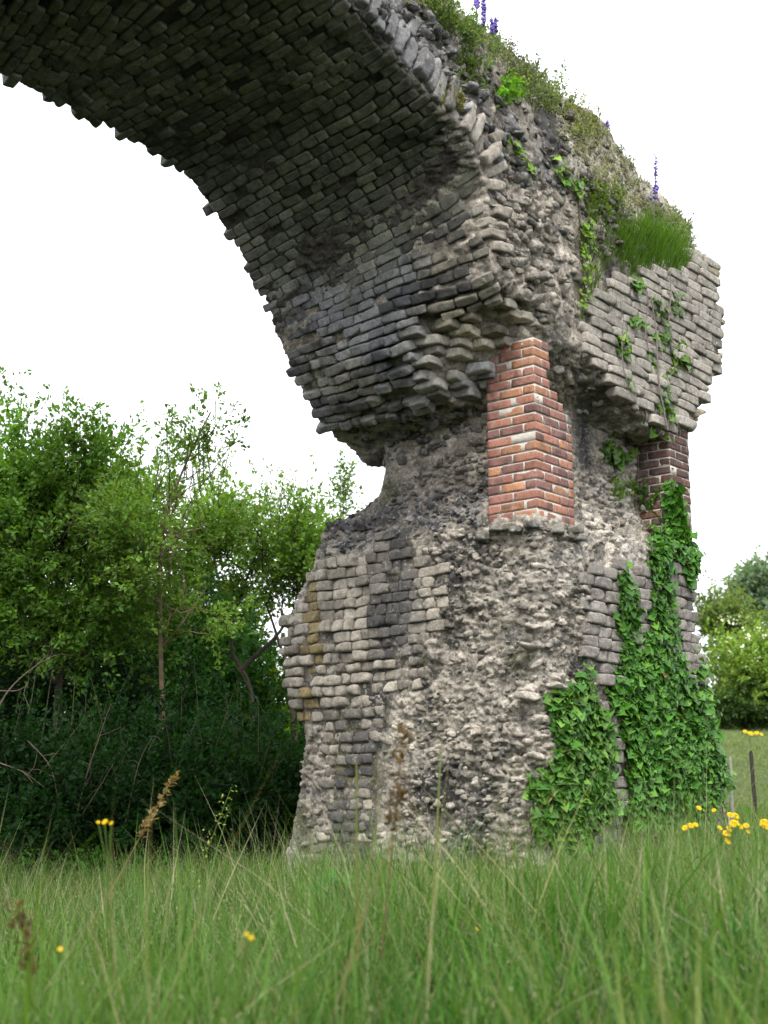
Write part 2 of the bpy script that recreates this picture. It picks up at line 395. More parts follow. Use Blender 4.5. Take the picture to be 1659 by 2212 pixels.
while l<ln[-1]-.05:
    h=rng.uniform(.068,.092); a=.04+rng.uniform(-.05,.02)
    end=2.05+rng.uniform(-.05,.07)
    while a<end-.05:
        w=rng.choice([rng.uniform(.10,.17),rng.uniform(.16,.25)],p=[.6,.4]); w=min(w,end-a)
        if end-(a+w)<.07: w=end-a
        low=l<.95
        if rng.random()>(.12 if low else .04) and not (l<.25 and a<.35):
            Ls.append(l+h/2); As.append(a+w/2); halfs.append([(w-.005)/2,(h-.006)/2,rng.uniform(.05,.06)])
        a+=w
    l+=h
Ls=np.array(Ls);As=np.array(As);halfs=np.array(halfs)
def soff_frame(Ls,As):
    e=.03; p=soff_pt(Ls,As); ta=nrm(soff_pt(Ls,As+e)-soff_pt(Ls,As-e)); tl=nrm(soff_pt(Ls+e,As)-soff_pt(Ls-e,As))
    nn=nrm(np.cross(ta,tl)); mid=L2W(1.0,3.0,3.0); sg=np.sign(((mid-p)*nn).sum(-1,keepdims=True)); nn=nn*sg; tl=np.cross(nn,ta)
    return p,np.stack([ta,tl,nn],1)
p,fr=soff_frame(Ls,As)
a_,s_,z_=local(p)
lowf=np.clip((1.0-Ls)/.5,0,1)
prot=rng.uniform(-.010,.010,len(p))-.016+lowf*rng.uniform(-.025,.02,len(p))
halfs[:,2]+=lowf*.03
tone=rng.uniform(.62,1.3,len(p))[:,None]
grn=np.clip((z_-3.9)/.9,0,1)+.35*fbm(p*1.3,3,7); grn=np.clip(grn,0,1)[:,None]  # towards the crown: olive algae, with part of the shade painted in
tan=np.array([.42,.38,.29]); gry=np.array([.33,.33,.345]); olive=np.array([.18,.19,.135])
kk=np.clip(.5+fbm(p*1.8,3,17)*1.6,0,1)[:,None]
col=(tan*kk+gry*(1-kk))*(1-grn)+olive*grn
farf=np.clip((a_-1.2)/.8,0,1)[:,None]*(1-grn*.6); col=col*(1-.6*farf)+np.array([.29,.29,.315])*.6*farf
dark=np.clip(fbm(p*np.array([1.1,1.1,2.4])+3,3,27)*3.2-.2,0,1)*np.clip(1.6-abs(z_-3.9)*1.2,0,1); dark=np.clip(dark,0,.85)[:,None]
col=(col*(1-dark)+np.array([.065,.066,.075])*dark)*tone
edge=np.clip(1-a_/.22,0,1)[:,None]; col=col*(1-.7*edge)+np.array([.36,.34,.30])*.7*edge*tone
jit=nrm(fr+rng.normal(size=fr.shape)*.025); 
nr_=(Ls<.7)&(As<.8); fr[nr_]=np.stack([U,Z,-N]); 
for q_ in np.where(nr_)[0]:
    if (fr[q_,2]@N)*1.<0: fr[q_,2]=N
mb=MB(); lo=Ls<.95
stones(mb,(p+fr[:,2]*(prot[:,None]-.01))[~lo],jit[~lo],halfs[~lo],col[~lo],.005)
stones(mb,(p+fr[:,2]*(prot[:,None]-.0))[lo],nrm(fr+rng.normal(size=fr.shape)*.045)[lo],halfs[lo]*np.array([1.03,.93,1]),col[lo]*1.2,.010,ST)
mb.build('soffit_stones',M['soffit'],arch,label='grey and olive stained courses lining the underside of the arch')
print('soffit',len(p),time.time()-T0)
# ---- voussoirs on the near face
def near_edge():
    n=14; c=catmull(I0,n)[3*n:]; ln=np.concatenate([[0],np.cumsum(np.linalg.norm(np.diff(c,axis=0),axis=1))]); return c,ln
ce,le=near_edge()
pos=[];frm=[];hf=[];cl=[]
for ringi,(r0,thk) in enumerate([(.0,.26),(.27,.22),(.49,.2)]):
    l=.0
    while l<le[-1]:
        up=np.clip((l-.9)/.8,0,1)
        h=rng.uniform(.075,.11)*(1+.55*up*rng.random()); lm=l+h/2
        q=np.array([np.interp(lm,le,ce[:,0]),np.interp(lm,le,ce[:,1])]); q2=np.array([np.interp(lm+.12,le,ce[:,0]),np.interp(lm+.12,le,ce[:,1])]); q1=np.array([np.interp(lm-.12,le,ce[:,0]),np.interp(lm-.12,le,ce[:,1])])
        t=(q2-q1)/np.linalg.norm(q2-q1); o=np.array([-t[0]*0-abs(t[1]),abs(t[0])]); o=o/np.linalg.norm(o)
        # stones in the lower jamb lie nearly level
        th=thk*rng.uniform(.75,1.2); rr=r0+rng.uniform(-.03,.03)
        if rng.random()>(.04,.12,.3)[ringi]:
            cc=q+o*(rr+th/2)
            oo=o[0]*N+o[1]*Z; tt=t[0]*N+t[1]*Z; fr_=np.stack([nrm(oo),nrm(tt),-U])
            if np.linalg.det(fr_)<0: fr_[2]*=-1
            pos.append(L2W(.05+rng.uniform(-.03,.035)+.05*ringi,cc[0],cc[1])); frm.append(nrm(fr_+rng.normal(size=(3,3))*.06)); hf.append([th/2-.006,h/2-.008,rng.uniform(.07,.12)])
            k=rng.uniform(.6,1.25); b=np.array([.45,.405,.34])*(1-up)+np.array([.30,.295,.295])*up; cl.append(b*k)
        l+=h
mb=MB(); stones(mb,np.array(pos),np.array(frm),np.array(hf),np.array(cl),.014,seed=3)
mb.build('voussoirs',M['stone'],arch,label='weathered pale edge stones fanning round the near rim of the arch')
# ---- facing courses helper
def snap(b,P,dirn,off=.7,dist=1.6):
    out=[];nn=[];ok=[]
    for q in P:
        h,n_,i,dd=b.ray_cast(Vector(q-dirn*off),Vector(dirn),dist)
        if h is None: out.append(q); nn.append(-dirn); ok.append(False)
        else: out.append(np.array(h)); nn.append(np.array(n_)); ok.append(True)
    return np.array(out),np.array(nn),np.array(ok)
def courses(b,plane,poly,zr,cr,h_rng,w_rng,gap,miss,depth,inward=.0,tilt=0.):
    """plane 'A' = near face (runs along s), 'S' = arch-side face (runs along a)"""
    P=[];hf=[]
    z=zr[0]
    while z<zr[1]:
        h=rng.uniform(*h_rng); c=cr[0]+rng.uniform(0,.15)
        while c<cr[1]:
            w=rng.uniform(*w_rng); 
            if rng.random()>miss:
                cc=c+w/2; zz=z+h/2+.012*math.sin(cc*2.1+z)+tilt*cc
                P.append(L2W(-.0,cc,zz) if plane=='A' else L2W(cc,.03,zz)); hf.append([w/2-gap,h/2-gap,depth*rng.uniform(.85,1.2)])
            c+=w
        z+=h
    P=np.array(P);hf=np.array(hf); X,Y=project(P); k=inpoly(X,Y,poly); P=P[k];hf=hf[k]
    dirn=U if plane=='A' else -N
    Q,nn,ok=snap(b,P,dirn)
    # the facing is a plane: follow only the broad swell of the core
    e=U if plane=='A' else N
    base=(P-C)@e; hit=(Q-C)@e
    dlt=np.clip((hit-base),-.12,.12)*.45
    Q=P+dlt[:,None]*e+e[None]*inward
    ax=N if plane=='A' else U
    fr_=np.stack([np.broadcast_to(ax,Q.shape),np.broadcast_to(Z,Q.shape),np.broadcast_to(np.cross(ax,Z),Q.shape)],1)
    return Q[ok],fr_[ok],hf[ok]
# right haunch facing (thin long stones on the near face)
polyR=[(1262,640),(1330,600),(1440,585),(1485,540),(1530,535),(1548,680),(1548,800),(1500,905),(1440,935),(1290,815),(1255,720)]
Q,fr_,hf=courses(BA,'A',polyR,(3.2,5.2),(-3.3,-.3),(.082,.095),(.2,.40),.0025,.01,.06,.012)
cl=np.array([.41,.375,.325])*rng.uniform(.75,1.15,len(Q))[:,None]*(1-.15*np.clip(fbm(Q*2,2,5),0,1))[:,None]
mb=MB(); stones(mb,Q+rng.normal(size=(len(Q),1))*.006*U,nrm(fr_+rng.normal(size=fr_.shape)*.010),hf,cl,.005,seed=5)
# ragged stone ends along the broken right edge
z=3.5
while z<5.15:
    s=np.interp(z,[3.5,4.1,4.7,5.15],[-2.62,-3.1,-3.2,-3.08]); h=rng.uniform(.05,.09)
    for a in np.arange(.1,2.,.22):
        q=L2W(a+rng.uniform(-.05,.05),s+rng.uniform(-.05,.03),z)[None]; f0=np.stack([N*.8-Z*.45*(z<4.3),U,np.cross(N,U)]); f0[2]=np.cross(nrm(f0[0]),U)
        stones(mb,q,nrm(f0+rng.normal(size=(3,3))*.06)[None],np.array([[rng.uniform(.09,.15),.1,h/2]]),np.array([np.array([.33,.29,.21])*rng.uniform(.6,1.2)]),.012,RD)
    z+=h+.02
mb.build('facing_stones',M['stone'],arch,label='thin level courses on the right haunch')
# jumble of stones between rim and facing + dark rubble blocks higher up
def rubble(b,poly,n,size,colf,squash=(.55,.9),embed=.25,amp=.016,depth_ok=None):
    xs=[p[0] for p in poly]; ys=[p[1] for p in poly]; P=[];Nn=[]
    k=0
    while len(P)<n and k<n*8:
        k+=1; X=rng.uniform(min(xs),max(xs)); Y=rng.uniform(min(ys),max(ys))
        if not inpoly(np.array([X]),np.array([Y]),poly)[0]: continue
        d=ray(X,Y); h,n_,i,dd=b.ray_cast(Vector((0,0,EYE)),Vector(d/np.linalg.norm(d)),40)
        if h is None: continue
        P.append(np.array(h)+rng.normal(size=3)*.01); Nn.append(np.array(n_))
    P=np.array(P);Nn=nrm(np.array(Nn)); f=rframe(nrm(Nn+rng.normal(size=Nn.shape)*.35))
    # lay flat-ish: first axis close to horizontal
    hx=nrm(np.cross(Nn,Z)+rng.normal(size=Nn.shape)*.18); hz=np.cross(Nn,hx); f=np.stack([hx,nrm(hz),nrm(np.cross(hx,nrm(hz)))],1)
    r=size[0]+(size[1]-size[0])*rng.random(len(P))**2.2
    hf=np.stack([r*rng.uniform(.8,1.5,len(P)),r*rng.uniform(*squash,len(P)),r*rng.uniform(.6,.9,len(P))],1)
    return P-Nn*(r*embed)[:,None],f,hf,colf(P)
def tonec(base,lo=.6,hi=1.35): return lambda P:np.array(base)[None]*rng.uniform(lo,hi,(len(P),1))
mb=MB()
for poly,n,size,b_,lo,hi in [
    ([(1045,380),(1130,330),(1240,470),(1255,560),(1250,700),(1180,700),(1090,600)],260,(.02,.075),(.42,.38,.32),.55,1.25),
    ([(780,0),(920,0),(1000,150),(1120,260),(1230,420),(1130,420),(1030,300),(900,160)],260,(.02,.075),(.27,.265,.26),.45,1.5),
    ([(1000,120),(1180,200),(1300,300),(1470,500),(1300,560),(1240,460),(1130,260)],420,(.015,.055),(.21,.19,.165),.5,1.4),
    ([(1180,700),(1250,720),(1400,880),(1430,950),(1300,960),(1235,920),(1180,800)],45,(.02,.06),(.33,.32,.28),.7,1.3)]:
    P_,f_,h_,c_=rubble(BA,poly,n,size,tonec(b_,lo,hi)); stones(mb,P_,f_,h_,c_,.012,RK,seed=9,freq=14)
mb.build('rubble_stones',M['core'],arch,smooth=False,label='dark rubble blocks on the broken upper flank')
# ---- lower pier facing
Q,fr_,hf=courses(BP,'S',polyD,(-.6,2.5),(-.2,2.95),(.080,.096),(.09,.19),.0025,.0,.075,-.03)
a_,s_,z_=local(Q); X,Y=project(Q)
cl=np.array([.43,.385,.32])*rng.uniform(.6,1.25,len(Q))[:,None]
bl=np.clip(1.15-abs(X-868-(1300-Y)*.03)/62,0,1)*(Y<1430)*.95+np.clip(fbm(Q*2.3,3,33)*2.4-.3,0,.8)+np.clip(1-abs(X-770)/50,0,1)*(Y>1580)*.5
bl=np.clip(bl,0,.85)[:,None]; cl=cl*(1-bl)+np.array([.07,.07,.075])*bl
yl=((abs(X-(700-(Y-1250)*.09))<19)&(rng.random(len(X))<.8)&(Y>1250)&(Y<1590))[:,None]; cl=np.where(yl,np.array([.35,.275,.14])*rng.uniform(.7,1.1,(len(Q),1)),cl)
mb=MB(); rd=Y>1380
stones(mb,(Q+rng.normal(size=(len(Q),1))*.012*N)[~rd],nrm(fr_+rng.normal(size=fr_.shape)*.03)[~rd],hf[~rd],cl[~rd],.010,seed=15)
hf2=hf*np.array([.98,.95,1.15])
stones(mb,(Q+rng.normal(size=(len(Q),1))*.016*N)[rd],nrm(fr_+rng.normal(size=fr_.shape)*.05)[rd],hf2[rd],cl[rd],.012,RD,seed=16)
# the facing turns the far corner: stones seen end-on at the left silhouette
polyE=[(1240,1240),(1325,1215),(1500,1230),(1540,1500),(1330,1530),(1320,1780),(1290,1780),(1295,1480),(1240,1400)]
Q,fr_,hf=courses(BP,'A',polyE,(-.3,2.2),(-2.9,-.2),(.09,.10),(.16,.26),.003,.05,.08,.0)
cl=np.array([.33,.30,.27])*rng.uniform(.75,1.15,len(Q))[:,None]
stones(mb,Q,nrm(fr_+rng.normal(size=fr_.shape)*.02),hf,cl,.008,seed=17)
mb.build('facing_stones',M['stone'],pier,label='rounded pillow like courses left on the shaded flank with a rusty yellow streak')
mb=MB()
for poly,n,size,b_,lo,hi in [
    ([(880,1150),(1060,1130),(1240,1130),(1400,1110),(1330,1250),(1250,1450),(1190,1500),(1160,1860),(830,1870),(830,1600),(960,1450),(980,1250)],1500,(.008,.040),(.52,.47,.40),.4,1.35),
    ([(810,1090),(1058,930),(1058,1060),(810,1080)],130,(.015,.05),(.3,.27,.23),.6,1.3),
    ([(700,1140),(800,1085),(1058,1050),(1058,1130),(880,1150),(700,1210)],300,(.012,.05),(.19,.185,.185),.45,1.7),
    ([(625,1560),(700,1570),(720,1760),(690,1870),(615,1870),(640,1700)],60,(.015,.05),(.40,.36,.31),.7,1.3),
    ([(700,880),(1058,880),(1058,930),(840,1010),(760,970)],150,(.02,.06),(.20,.19,.175),.5,1.5),
    ([(1240,1000),(1380,1000),(1400,1110),(1240,1130)],90,(.015,.05),(.38,.36,.33),.6,1.3)]:
    P_,f_,h_,c_=rubble(BALL,poly,n,size,tonec(b_,lo,hi)); stones(mb,P_,f_,h_,c_,.008,RK,seed=19,freq=20)
mb.build('rubble_stones',M['core'],pier,smooth=False)
mb=MB()
for poly,ms_ in [([(960,1330),(1250,1300),(1240,1480),(1160,1860),(860,1870),(870,1520),(960,1440)],.66),([(870,1510),(1150,1500),(1120,1720),(850,1740)],.55)]:
    Q,fr_,hf=courses(BP,'A',poly,(-.6,2.0),(-1.6,.5),(.07,.10),(.10,.30),.004,ms_,.06,.005)
    cl=np.array([.52,.47,.40])*rng.uniform(.4,1.3,len(Q))[:,None]
    stones(mb,Q+rng.normal(size=(len(Q),1))*.02*U,nrm(fr_+rng.normal(size=fr_.shape)*.06),hf*np.array([1,.8,1]),cl,.016,RK,seed=23)
mb.build('broken_courses',M['core'],pier,smooth=False)
print('stones',time.time()-T0)
# ---- brick repair pillars
def brick_pillar(name,a0,s0,wa,z0,z1,Lfun,label,shade=None):
    mbb=MB(); mbm=MB(); pos=[];frm=[];hf=[];cl=[]; hB=.0642; pitch=.0755; k=0; z=z0
    fr0=np.stack([U,N,np.cross(U,N)])
    def put(a1,a2,s1,s2,zc,jit=0.):
        if abs(a2-a1)<.045 or abs(s2-s1)<.045: return
        pos.append(L2W((a1+a2)/2,(s1+s2)/2,zc)+rng.normal(size=3)*.0022); frm.append(nrm(fr0+rng.normal(size=(3,3))*.008)); hf.append([abs(a2-a1)/2,abs(s2-s1)/2,hB/2])
        side=abs(a2-a1)>abs(s2-s1)
        base=[(.34,.16,.115),(.29,.14,.11),(.21,.11,.095),(.43,.21,.12)][rng.choice(4,p=[.3,.3,.25,.15])]
        cl.append((np.array(base) if shade is None else np.array(base)*.35+np.array(shade)*(.75 if side else .35))*rng.uniform(.8,1.15))  # shade, where given, is mixed into the brick colour
    while z<z1-.03:
        L=Lfun(z); zc=z+hB/2; da=.0
        segs_a=[]; g=.0105
        if k%2==0:
            put(a0,a0+.215,s0,s0-min(.105,L),zc); put(a0+.2255,a0+wa,s0,s0-min(.105,L),zc)
            c=.1155
            for w in (.215,.105,.06): 
                if L>c+.03: put(a0,a0+.105,s0-c,s0-min(c+w,L),zc)
                c+=w+g
        else:
            c=0.
            for w in (.215,.215,.07): 
                if L>c+.03: put(a0,a0+.105,s0-c,s0-min(c+w,L),zc)
                c+=w+g
            put(a0+.1155,a0+.1155+.215,s0,s0-min(.105,L),zc); put(a0+.341,a0+wa,s0,s0-min(.105,L),zc)
        # far side face bricks of the slice
        if L>.3: put(a0+.1155,a0+wa,s0-L+.105,s0-L,zc)
        i=.004
        q=np.array([[a0+i,s0-i],[a0+wa-i,s0-i],[a0+wa-i,s0-L+i],[a0+i,s0-L+i]])
        V=np.concatenate([L2W(q[:,0],q[:,1],z-.006),L2W(q[:,0],q[:,1],z+pitch-.006-.0005)]); 
        mbm.add(V,np.array([[0,1,5,4],[1,2,6,5],[2,3,7,6],[3,0,4,7],[0,3,2,1],[4,5,6,7]]),(.47,.44,.39))
        z+=pitch; k+=1
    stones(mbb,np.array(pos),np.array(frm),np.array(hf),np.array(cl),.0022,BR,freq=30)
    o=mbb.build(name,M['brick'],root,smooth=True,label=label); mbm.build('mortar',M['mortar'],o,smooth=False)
    return o
brick_pillar('brick_pillar',-.015,.015,.455,2.165,3.60,lambda z: .52 if z<2.93 else float(np.interp(z,[2.93,3.02,3.12,3.2,3.27,3.35,3.6],[.52,.45,.36,.25,.16,.22,.22])),'tall red brick repair at the near corner')
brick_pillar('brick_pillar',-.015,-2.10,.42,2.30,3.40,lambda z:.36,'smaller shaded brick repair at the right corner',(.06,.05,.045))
# rough mortar bed under the near brick pillar
mb=MB(); n=46
aa=rng.uniform(-.10,.5,n); ss=rng.uniform(-.55,.08,n); k=(aa<.06)|(ss>-.06); aa=aa[k]; ss=ss[k]
P_=L2W(aa,ss,2.115+rng.uniform(-.05,.015,len(aa))); fr_=rframe(np.tile(Z,(len(aa),1)))
stones(mb,P_,fr_,np.stack([rng.uniform(.03,.08,len(aa)),rng.uniform(.03,.07,len(aa)),rng.uniform(.02,.035,len(aa))],1),np.array([.36,.34,.30])*rng.uniform(.6,1.2,(len(aa),1)),.015,RD)
mb.build('mortar_bed',M['core'],root)
# ================================================================== TERRAIN
def ground_rel(x,y):
    x=np.asarray(x,float); y=np.asarray(y,float)
    g=np.interp(y,[-6,0,3,8,11,16,24,34,45,60,80,130,300,1500],[-1.0,-.95,-.93,-.82,-.72,-.60,.03,1.35,2.85,4.0,4.6,4.0,-2,-40])
    g=g+np.clip(x,-4,4)*.055*np.clip((30-y)/15,0,1)*np.clip((y+6)/9,0,1)
    g=g+1.5*np.exp(-((x+3.5)/3.)**2-((y-23)/5.)**2)
    return g
gx=np.concatenate([-np.geomspace(1500,14,14),np.linspace(-13,16,117),np.geomspace(17,1500,14)]); gy=np.concatenate([[-400,-100,-30,-12],np.linspace(-6,60,200),np.geomspace(63,1500,22)])
GX,GY=np.meshgrid(gx,gy); GZ=ground_rel(GX,GY)
Pg=np.stack([GX.ravel(),GY.ravel(),GZ.ravel()],1); nzz=fbm(Pg*1.3,3,201)*.05+fbm(Pg*.3,2,203)*.08; Pg[:,2]+=nzz*np.clip((70-abs(Pg[:,1]))/30,0,1)+EYE
ny,nx=GX.shape; ii=np.arange(ny-1)[:,None]*nx+np.arange(nx-1)[None]; gf=np.stack([ii,ii+1,ii+nx+1,ii+nx],-1).reshape(-1,4)
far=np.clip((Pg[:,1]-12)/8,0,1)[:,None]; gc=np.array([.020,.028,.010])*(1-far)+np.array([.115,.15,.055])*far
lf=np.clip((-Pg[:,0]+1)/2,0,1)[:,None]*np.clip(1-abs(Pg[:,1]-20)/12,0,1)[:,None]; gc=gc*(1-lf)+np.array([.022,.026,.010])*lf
mb=MB(); mb.add(Pg,gf,gc); g=mb.build('ground',M['ground']); g['kind']='structure'
def gz(x,y): return ground_rel(x,y)+EYE
# ================================================================== FOLIAGE TOOLS
LEAF_V=np.array([[0,0,0],[.5,.28,.10],[1,0,-.05],[.5,-.28,.10]],float); LEAF_F=np.array([[0,1,2],[0,2,3]])
def leaves(mb,P,size,col,cvar=.3,up=.5,dirs=None):
    n=len(P)
    if n==0: return
    z=nrm(rng.normal(size=(n,3))+np.array([0,0,up*2])); x=rng.normal(size=(n,3)) if dirs is None else dirs+rng.normal(size=(n,3))*.5
    x=nrm(x-(x*z).sum(1,keepdims=True)*z); f=np.stack([x,np.cross(z,x),z],1)
    s=size*rng.uniform(.65,1.35,n); cc=np.asarray(col)[None]*(1+rng.uniform(-cvar,cvar,(n,1)))*(1+rng.normal(size=(n,3))*.06)*(1+.55*fbm(P*1.2,2,404))[:,None]
    bake(mb,LEAF_V,LEAF_F,P,f,np.stack([s,s,s],1),np.clip(cc,.001,1))
def spray(start,d,length,n,droop=.15,spread=.05):
    """points along many curved twigs: start (k,3) d (k,3)"""
    k=len(start); t=rng.random((k,n))**.8
    d=nrm(d); side=nrm(np.cross(d,rng.normal(size=(k,3))))
    P=start[:,None]+d[:,None]*(length[:,None]*t)[...,None]-Z*(droop*length[:,None]*t**2)[...,None]+side[:,None]*(.12*length[:,None]*np.sin(t*3))[...,None]+rng.normal(size=(k,n,3))*(spread*(1.1-.6*t))[...,None]
    return P.reshape(-1,3),np.repeat(d,n,0)
def limb_path(p0,p1,bend=.12,n=7):
    t=np.linspace(0,1,n)[:,None]; L=np.linalg.norm(p1-p0); o=rng.normal(size=3)*bend*L; o2=rng.normal(size=3)*bend*L*.5
    return p0+(p1-p0)*t+o*np.sin(t*math.pi)+o2*np.sin(t*2*math.pi)
def tree(name,label,base,stems,blobs,nspray,lpers,leafsize,col,trunk_r=.06,cat='tree',group=None,tlen=(.35,.8),upb=.6,barkcol=(.06,.05,.04),limbs=26,droop=.15,nspire=0,extra=None):
    """stems: list of point lists; blobs: (centre, (rx,ry,rz), weight)"""
    root=empty(name,base,label,cat,group); base=np.asarray(base,float)
    cen=np.array([b[0] for b in blobs]); rad=np.array([b[1] for b in blobs]); w=np.array([b[2] for b in blobs],float); w/=w.sum()
    k=rng.choice(len(blobs),nspray,p=w); q=nrm(rng.normal(size=(nspray,3)))*(rng.random((nspray,1))**.45)
    S=cen[k]+q*rad[k]
    keep=fbm(S*1.25+sum(base),2,5)>(-.10 if 'left of the pier' in str(group) else -.22); S=S[keep]; k=k[keep]; q=q[keep]
    out=nrm(q*np.array([1,1,.8])+np.array([0,0,upb])+rng.normal(size=S.shape)*.45)
    L=rng.uniform(*tlen,len(S))
    mb=MB()
    P,D=spray(S,out,L,lpers,droop); 
    ccl=np.array(col); 
    leaves(mb,P,leafsize,ccl,.35,.4,D)
    if nspire:
        k2=rng.choice(len(blobs),nspire,p=w); th=rng.uniform(0,6.28,nspire); q2=np.stack([np.cos(th)*.75,np.sin(th)*.75,rng.uniform(.45,.8,nspire)],1)
        S2=cen[k2]+q2*rad[k2]; d2=nrm(np.stack([rng.normal(size=nspire)*.35,rng.normal(size=nspire)*.35,np.ones(nspire)],1)); L2=rng.uniform(.5,1.1,nspire)*tlen[1]*1.3
        P2,D2=spray(S2,d2,L2,int(lpers*1.3),.02,.035); leaves(mb,P2,leafsize*.9,ccl*1.15,.3,.3,D2)
        for s_,d_,l_ in zip(S2,d2,L2):
            if extra is None: tube(mb,[s_,s_+d_*l_*.55,s_+d_*l_],[.008,.005,.002],3,(.09,.10,.05))
    mb.build('crown',M['leaf'],root,smooth=False)
    mt=MB(); nodes=[]
    for st in stems:
        st=catmull(np.array(st,float),6); r=np.linspace(trunk_r,trunk_r*.3,len(st)); r[0]*=1.3; tube(mt,st,r,7,barkcol)
        nodes+= [(p_,r_) for p_,r_ in zip(st[len(st)//3:],r[len(st)//3:])]
    npos=np.array([a for a,b in nodes]); nr=np.array([b for a,b in nodes])
    for i in range(limbs):
        kk=rng.choice(len(blobs),p=w); tgt=cen[kk]+nrm(rng.normal(size=3))*rad[kk]*rng.uniform(.3,.85)
        dd=np.linalg.norm(npos-tgt,axis=1)+np.clip(npos[:,2]-tgt[2]+.3,0,9)*2; j=int(np.argmin(dd+rng.random(len(dd))*.4))
        pth=limb_path(npos[j],tgt); tube(mt,pth,np.linspace(nr[j]*.6,.006,len(pth)),5,barkcol)
        for m in range(3):
            q0=pth[rng.integers(2,len(pth))]; q1=q0+nrm(rng.normal(size=3)+np.array([0,0,.5]))*rng.uniform(.3,.7); tube(mt,limb_path(q0,q1,.1,5),np.linspace(.008,.003,5),3,barkcol)
    mt.build('trunk',M['bark'],root)
    return root
def px_blob(X,Y,D,rx,ry,ryd,w):           # crown lobe given by its place and size
    c=at(X,Y,D); k=D/F; return (c,(rx*k,ryd,ry*k),w)
# ================================================================== TREES
G1=(.085,.175,.028); G2=(.125,.220,.045); G3=(.022,.070,.012)
def gb(X,D): 
    p=at(X,1750,D); return np.array([p[0],p[1],gz(p[0],p[1])-.05])
D=15.
b=gb(125,D)
tree('leafy_tree','big leafy tree at the left edge with a dark upright trunk and tangled limbs',b,[[b,at(122,1600,D),at(128,1430,D),at(122,1280,D),at(150,1080,D),at(160,930,D)],[at(126,1400,D),at(190,1250,D-.2),at(230,1120,D-.2)],[at(124,1450,D),at(60,1270,D),at(-10,1120,D)]],
  [px_blob(10,1080,D,80,100,.8,1.2),px_blob(-60,1200,D,120,200,1.,1.4),px_blob(160,1090,D+.4,80,80,.8,1.4),px_blob(110,1150,D,150,110,1.,2),px_blob(60,1290,D,150,110,1.,1.6),px_blob(230,1180,D,80,90,.7,1),px_blob(215,985,D,30,40,.3,.22),px_blob(20,970,D,35,50,.3,.3),px_blob(200,1350,D,140,90,1.,1.5),px_blob(60,1420,D,120,80,1.,1.)],2100,34,.066,G1,.055,limbs=30,nspire=60,group='leafy trees left of the pier')
D=14.4
b=gb(355,D)
tree('leafy_tree','slender tree with a pale bare thin trunk and one feathery branch rising to the right',b,[[b,at(352,1600,D),at(348,1450,D),at(346,1300,D),at(348,1180,D),at(370,1080,D),at(420,960,D),at(455,890,D)]],
  [px_blob(390,1110,D,75,80,.6,1.5),px_blob(425,1010,D,40,50,.35,.45),px_blob(450,935,D,22,40,.2,.16),px_blob(330,1150,D,90,80,.7,1.2),px_blob(440,1080,D,60,60,.4,.6),px_blob(320,1240,D,80,70,.6,.8),px_blob(300,1130,D,90,90,.7,1.),px_blob(400,1330,D,90,60,.6,.7)],1000,32,.058,G2,.030,barkcol=(.16,.12,.075),limbs=16,nspire=30,tlen=(.25,.6),group='leafy trees left of the pier')
D=17.
b=gb(520,D)
tree('leafy_tree','round headed tree beside the pier with leaning dark limbs showing beneath',b,[[b,at(545,1520,D),at(500,1400,D),at(520,1290,D),at(560,1180,D)],[gb(660,D),at(625,1480,D),at(600,1380,D),at(570,1290,D)],[at(517,1450,D),at(560,1410,D),at(600,1370,D),at(640,1310,D)]],
  [px_blob(540,1210,D,100,80,1.,2.),px_blob(620,1240,D,75,80,.8,1.6),px_blob(500,1230,D,100,80,.9,1.4),px_blob(650,1180,D,35,40,.4,.4),px_blob(545,1130,D,45,40,.5,.45),px_blob(470,1180,D,50,70,.5,.7),px_blob(450,1290,D,80,60,.6,.8)],1700,32,.066,G2,.036,limbs=26,nspire=45,group='leafy trees left of the pier')
D=21.
for i,(X,Yt,lab,c) in enumerate([(-20,1180,'dim tree behind the trunk of the big left tree',G3),(250,1200,'dim tree in the shade between the two left trunks',G3),(430,1230,'darker tree filling the gap behind the slender trunk',G3),(610,1420,'low yellow green thicket tree lit beyond the leaning limbs',(.10,.19,.02))]):
    b=gb(X,D); tree('background_tree',lab,b,[[b,(b+at(X,Yt+150,D))/2,at(X,Yt+120,D)]],
      [px_blob(X,Yt+140,D,110,110,1.2,2),px_blob(X-60,Yt+260,D,110,110,1.,1.5),px_blob(X+60,Yt+270,D-1,100,110,1.,1.5)],900,28,.09,c,.06,limbs=14,group='dim trees behind the left trees',nspire=8)
D=19.
b=gb(742,D)
tree('sapling','thin young tree whose top shows just above the pier shoulder',b,[[b,at(745,1500,D),at(742,1200,D),at(741,1030,D)]],[px_blob(742,1085,D,24,40,.2,1),px_blob(728,1105,D,20,22,.2,.5),px_blob(742,1030,D,7,22,.05,.3)],42,20,.055,G2,.022,limbs=5,tlen=(.12,.28),nspire=3)
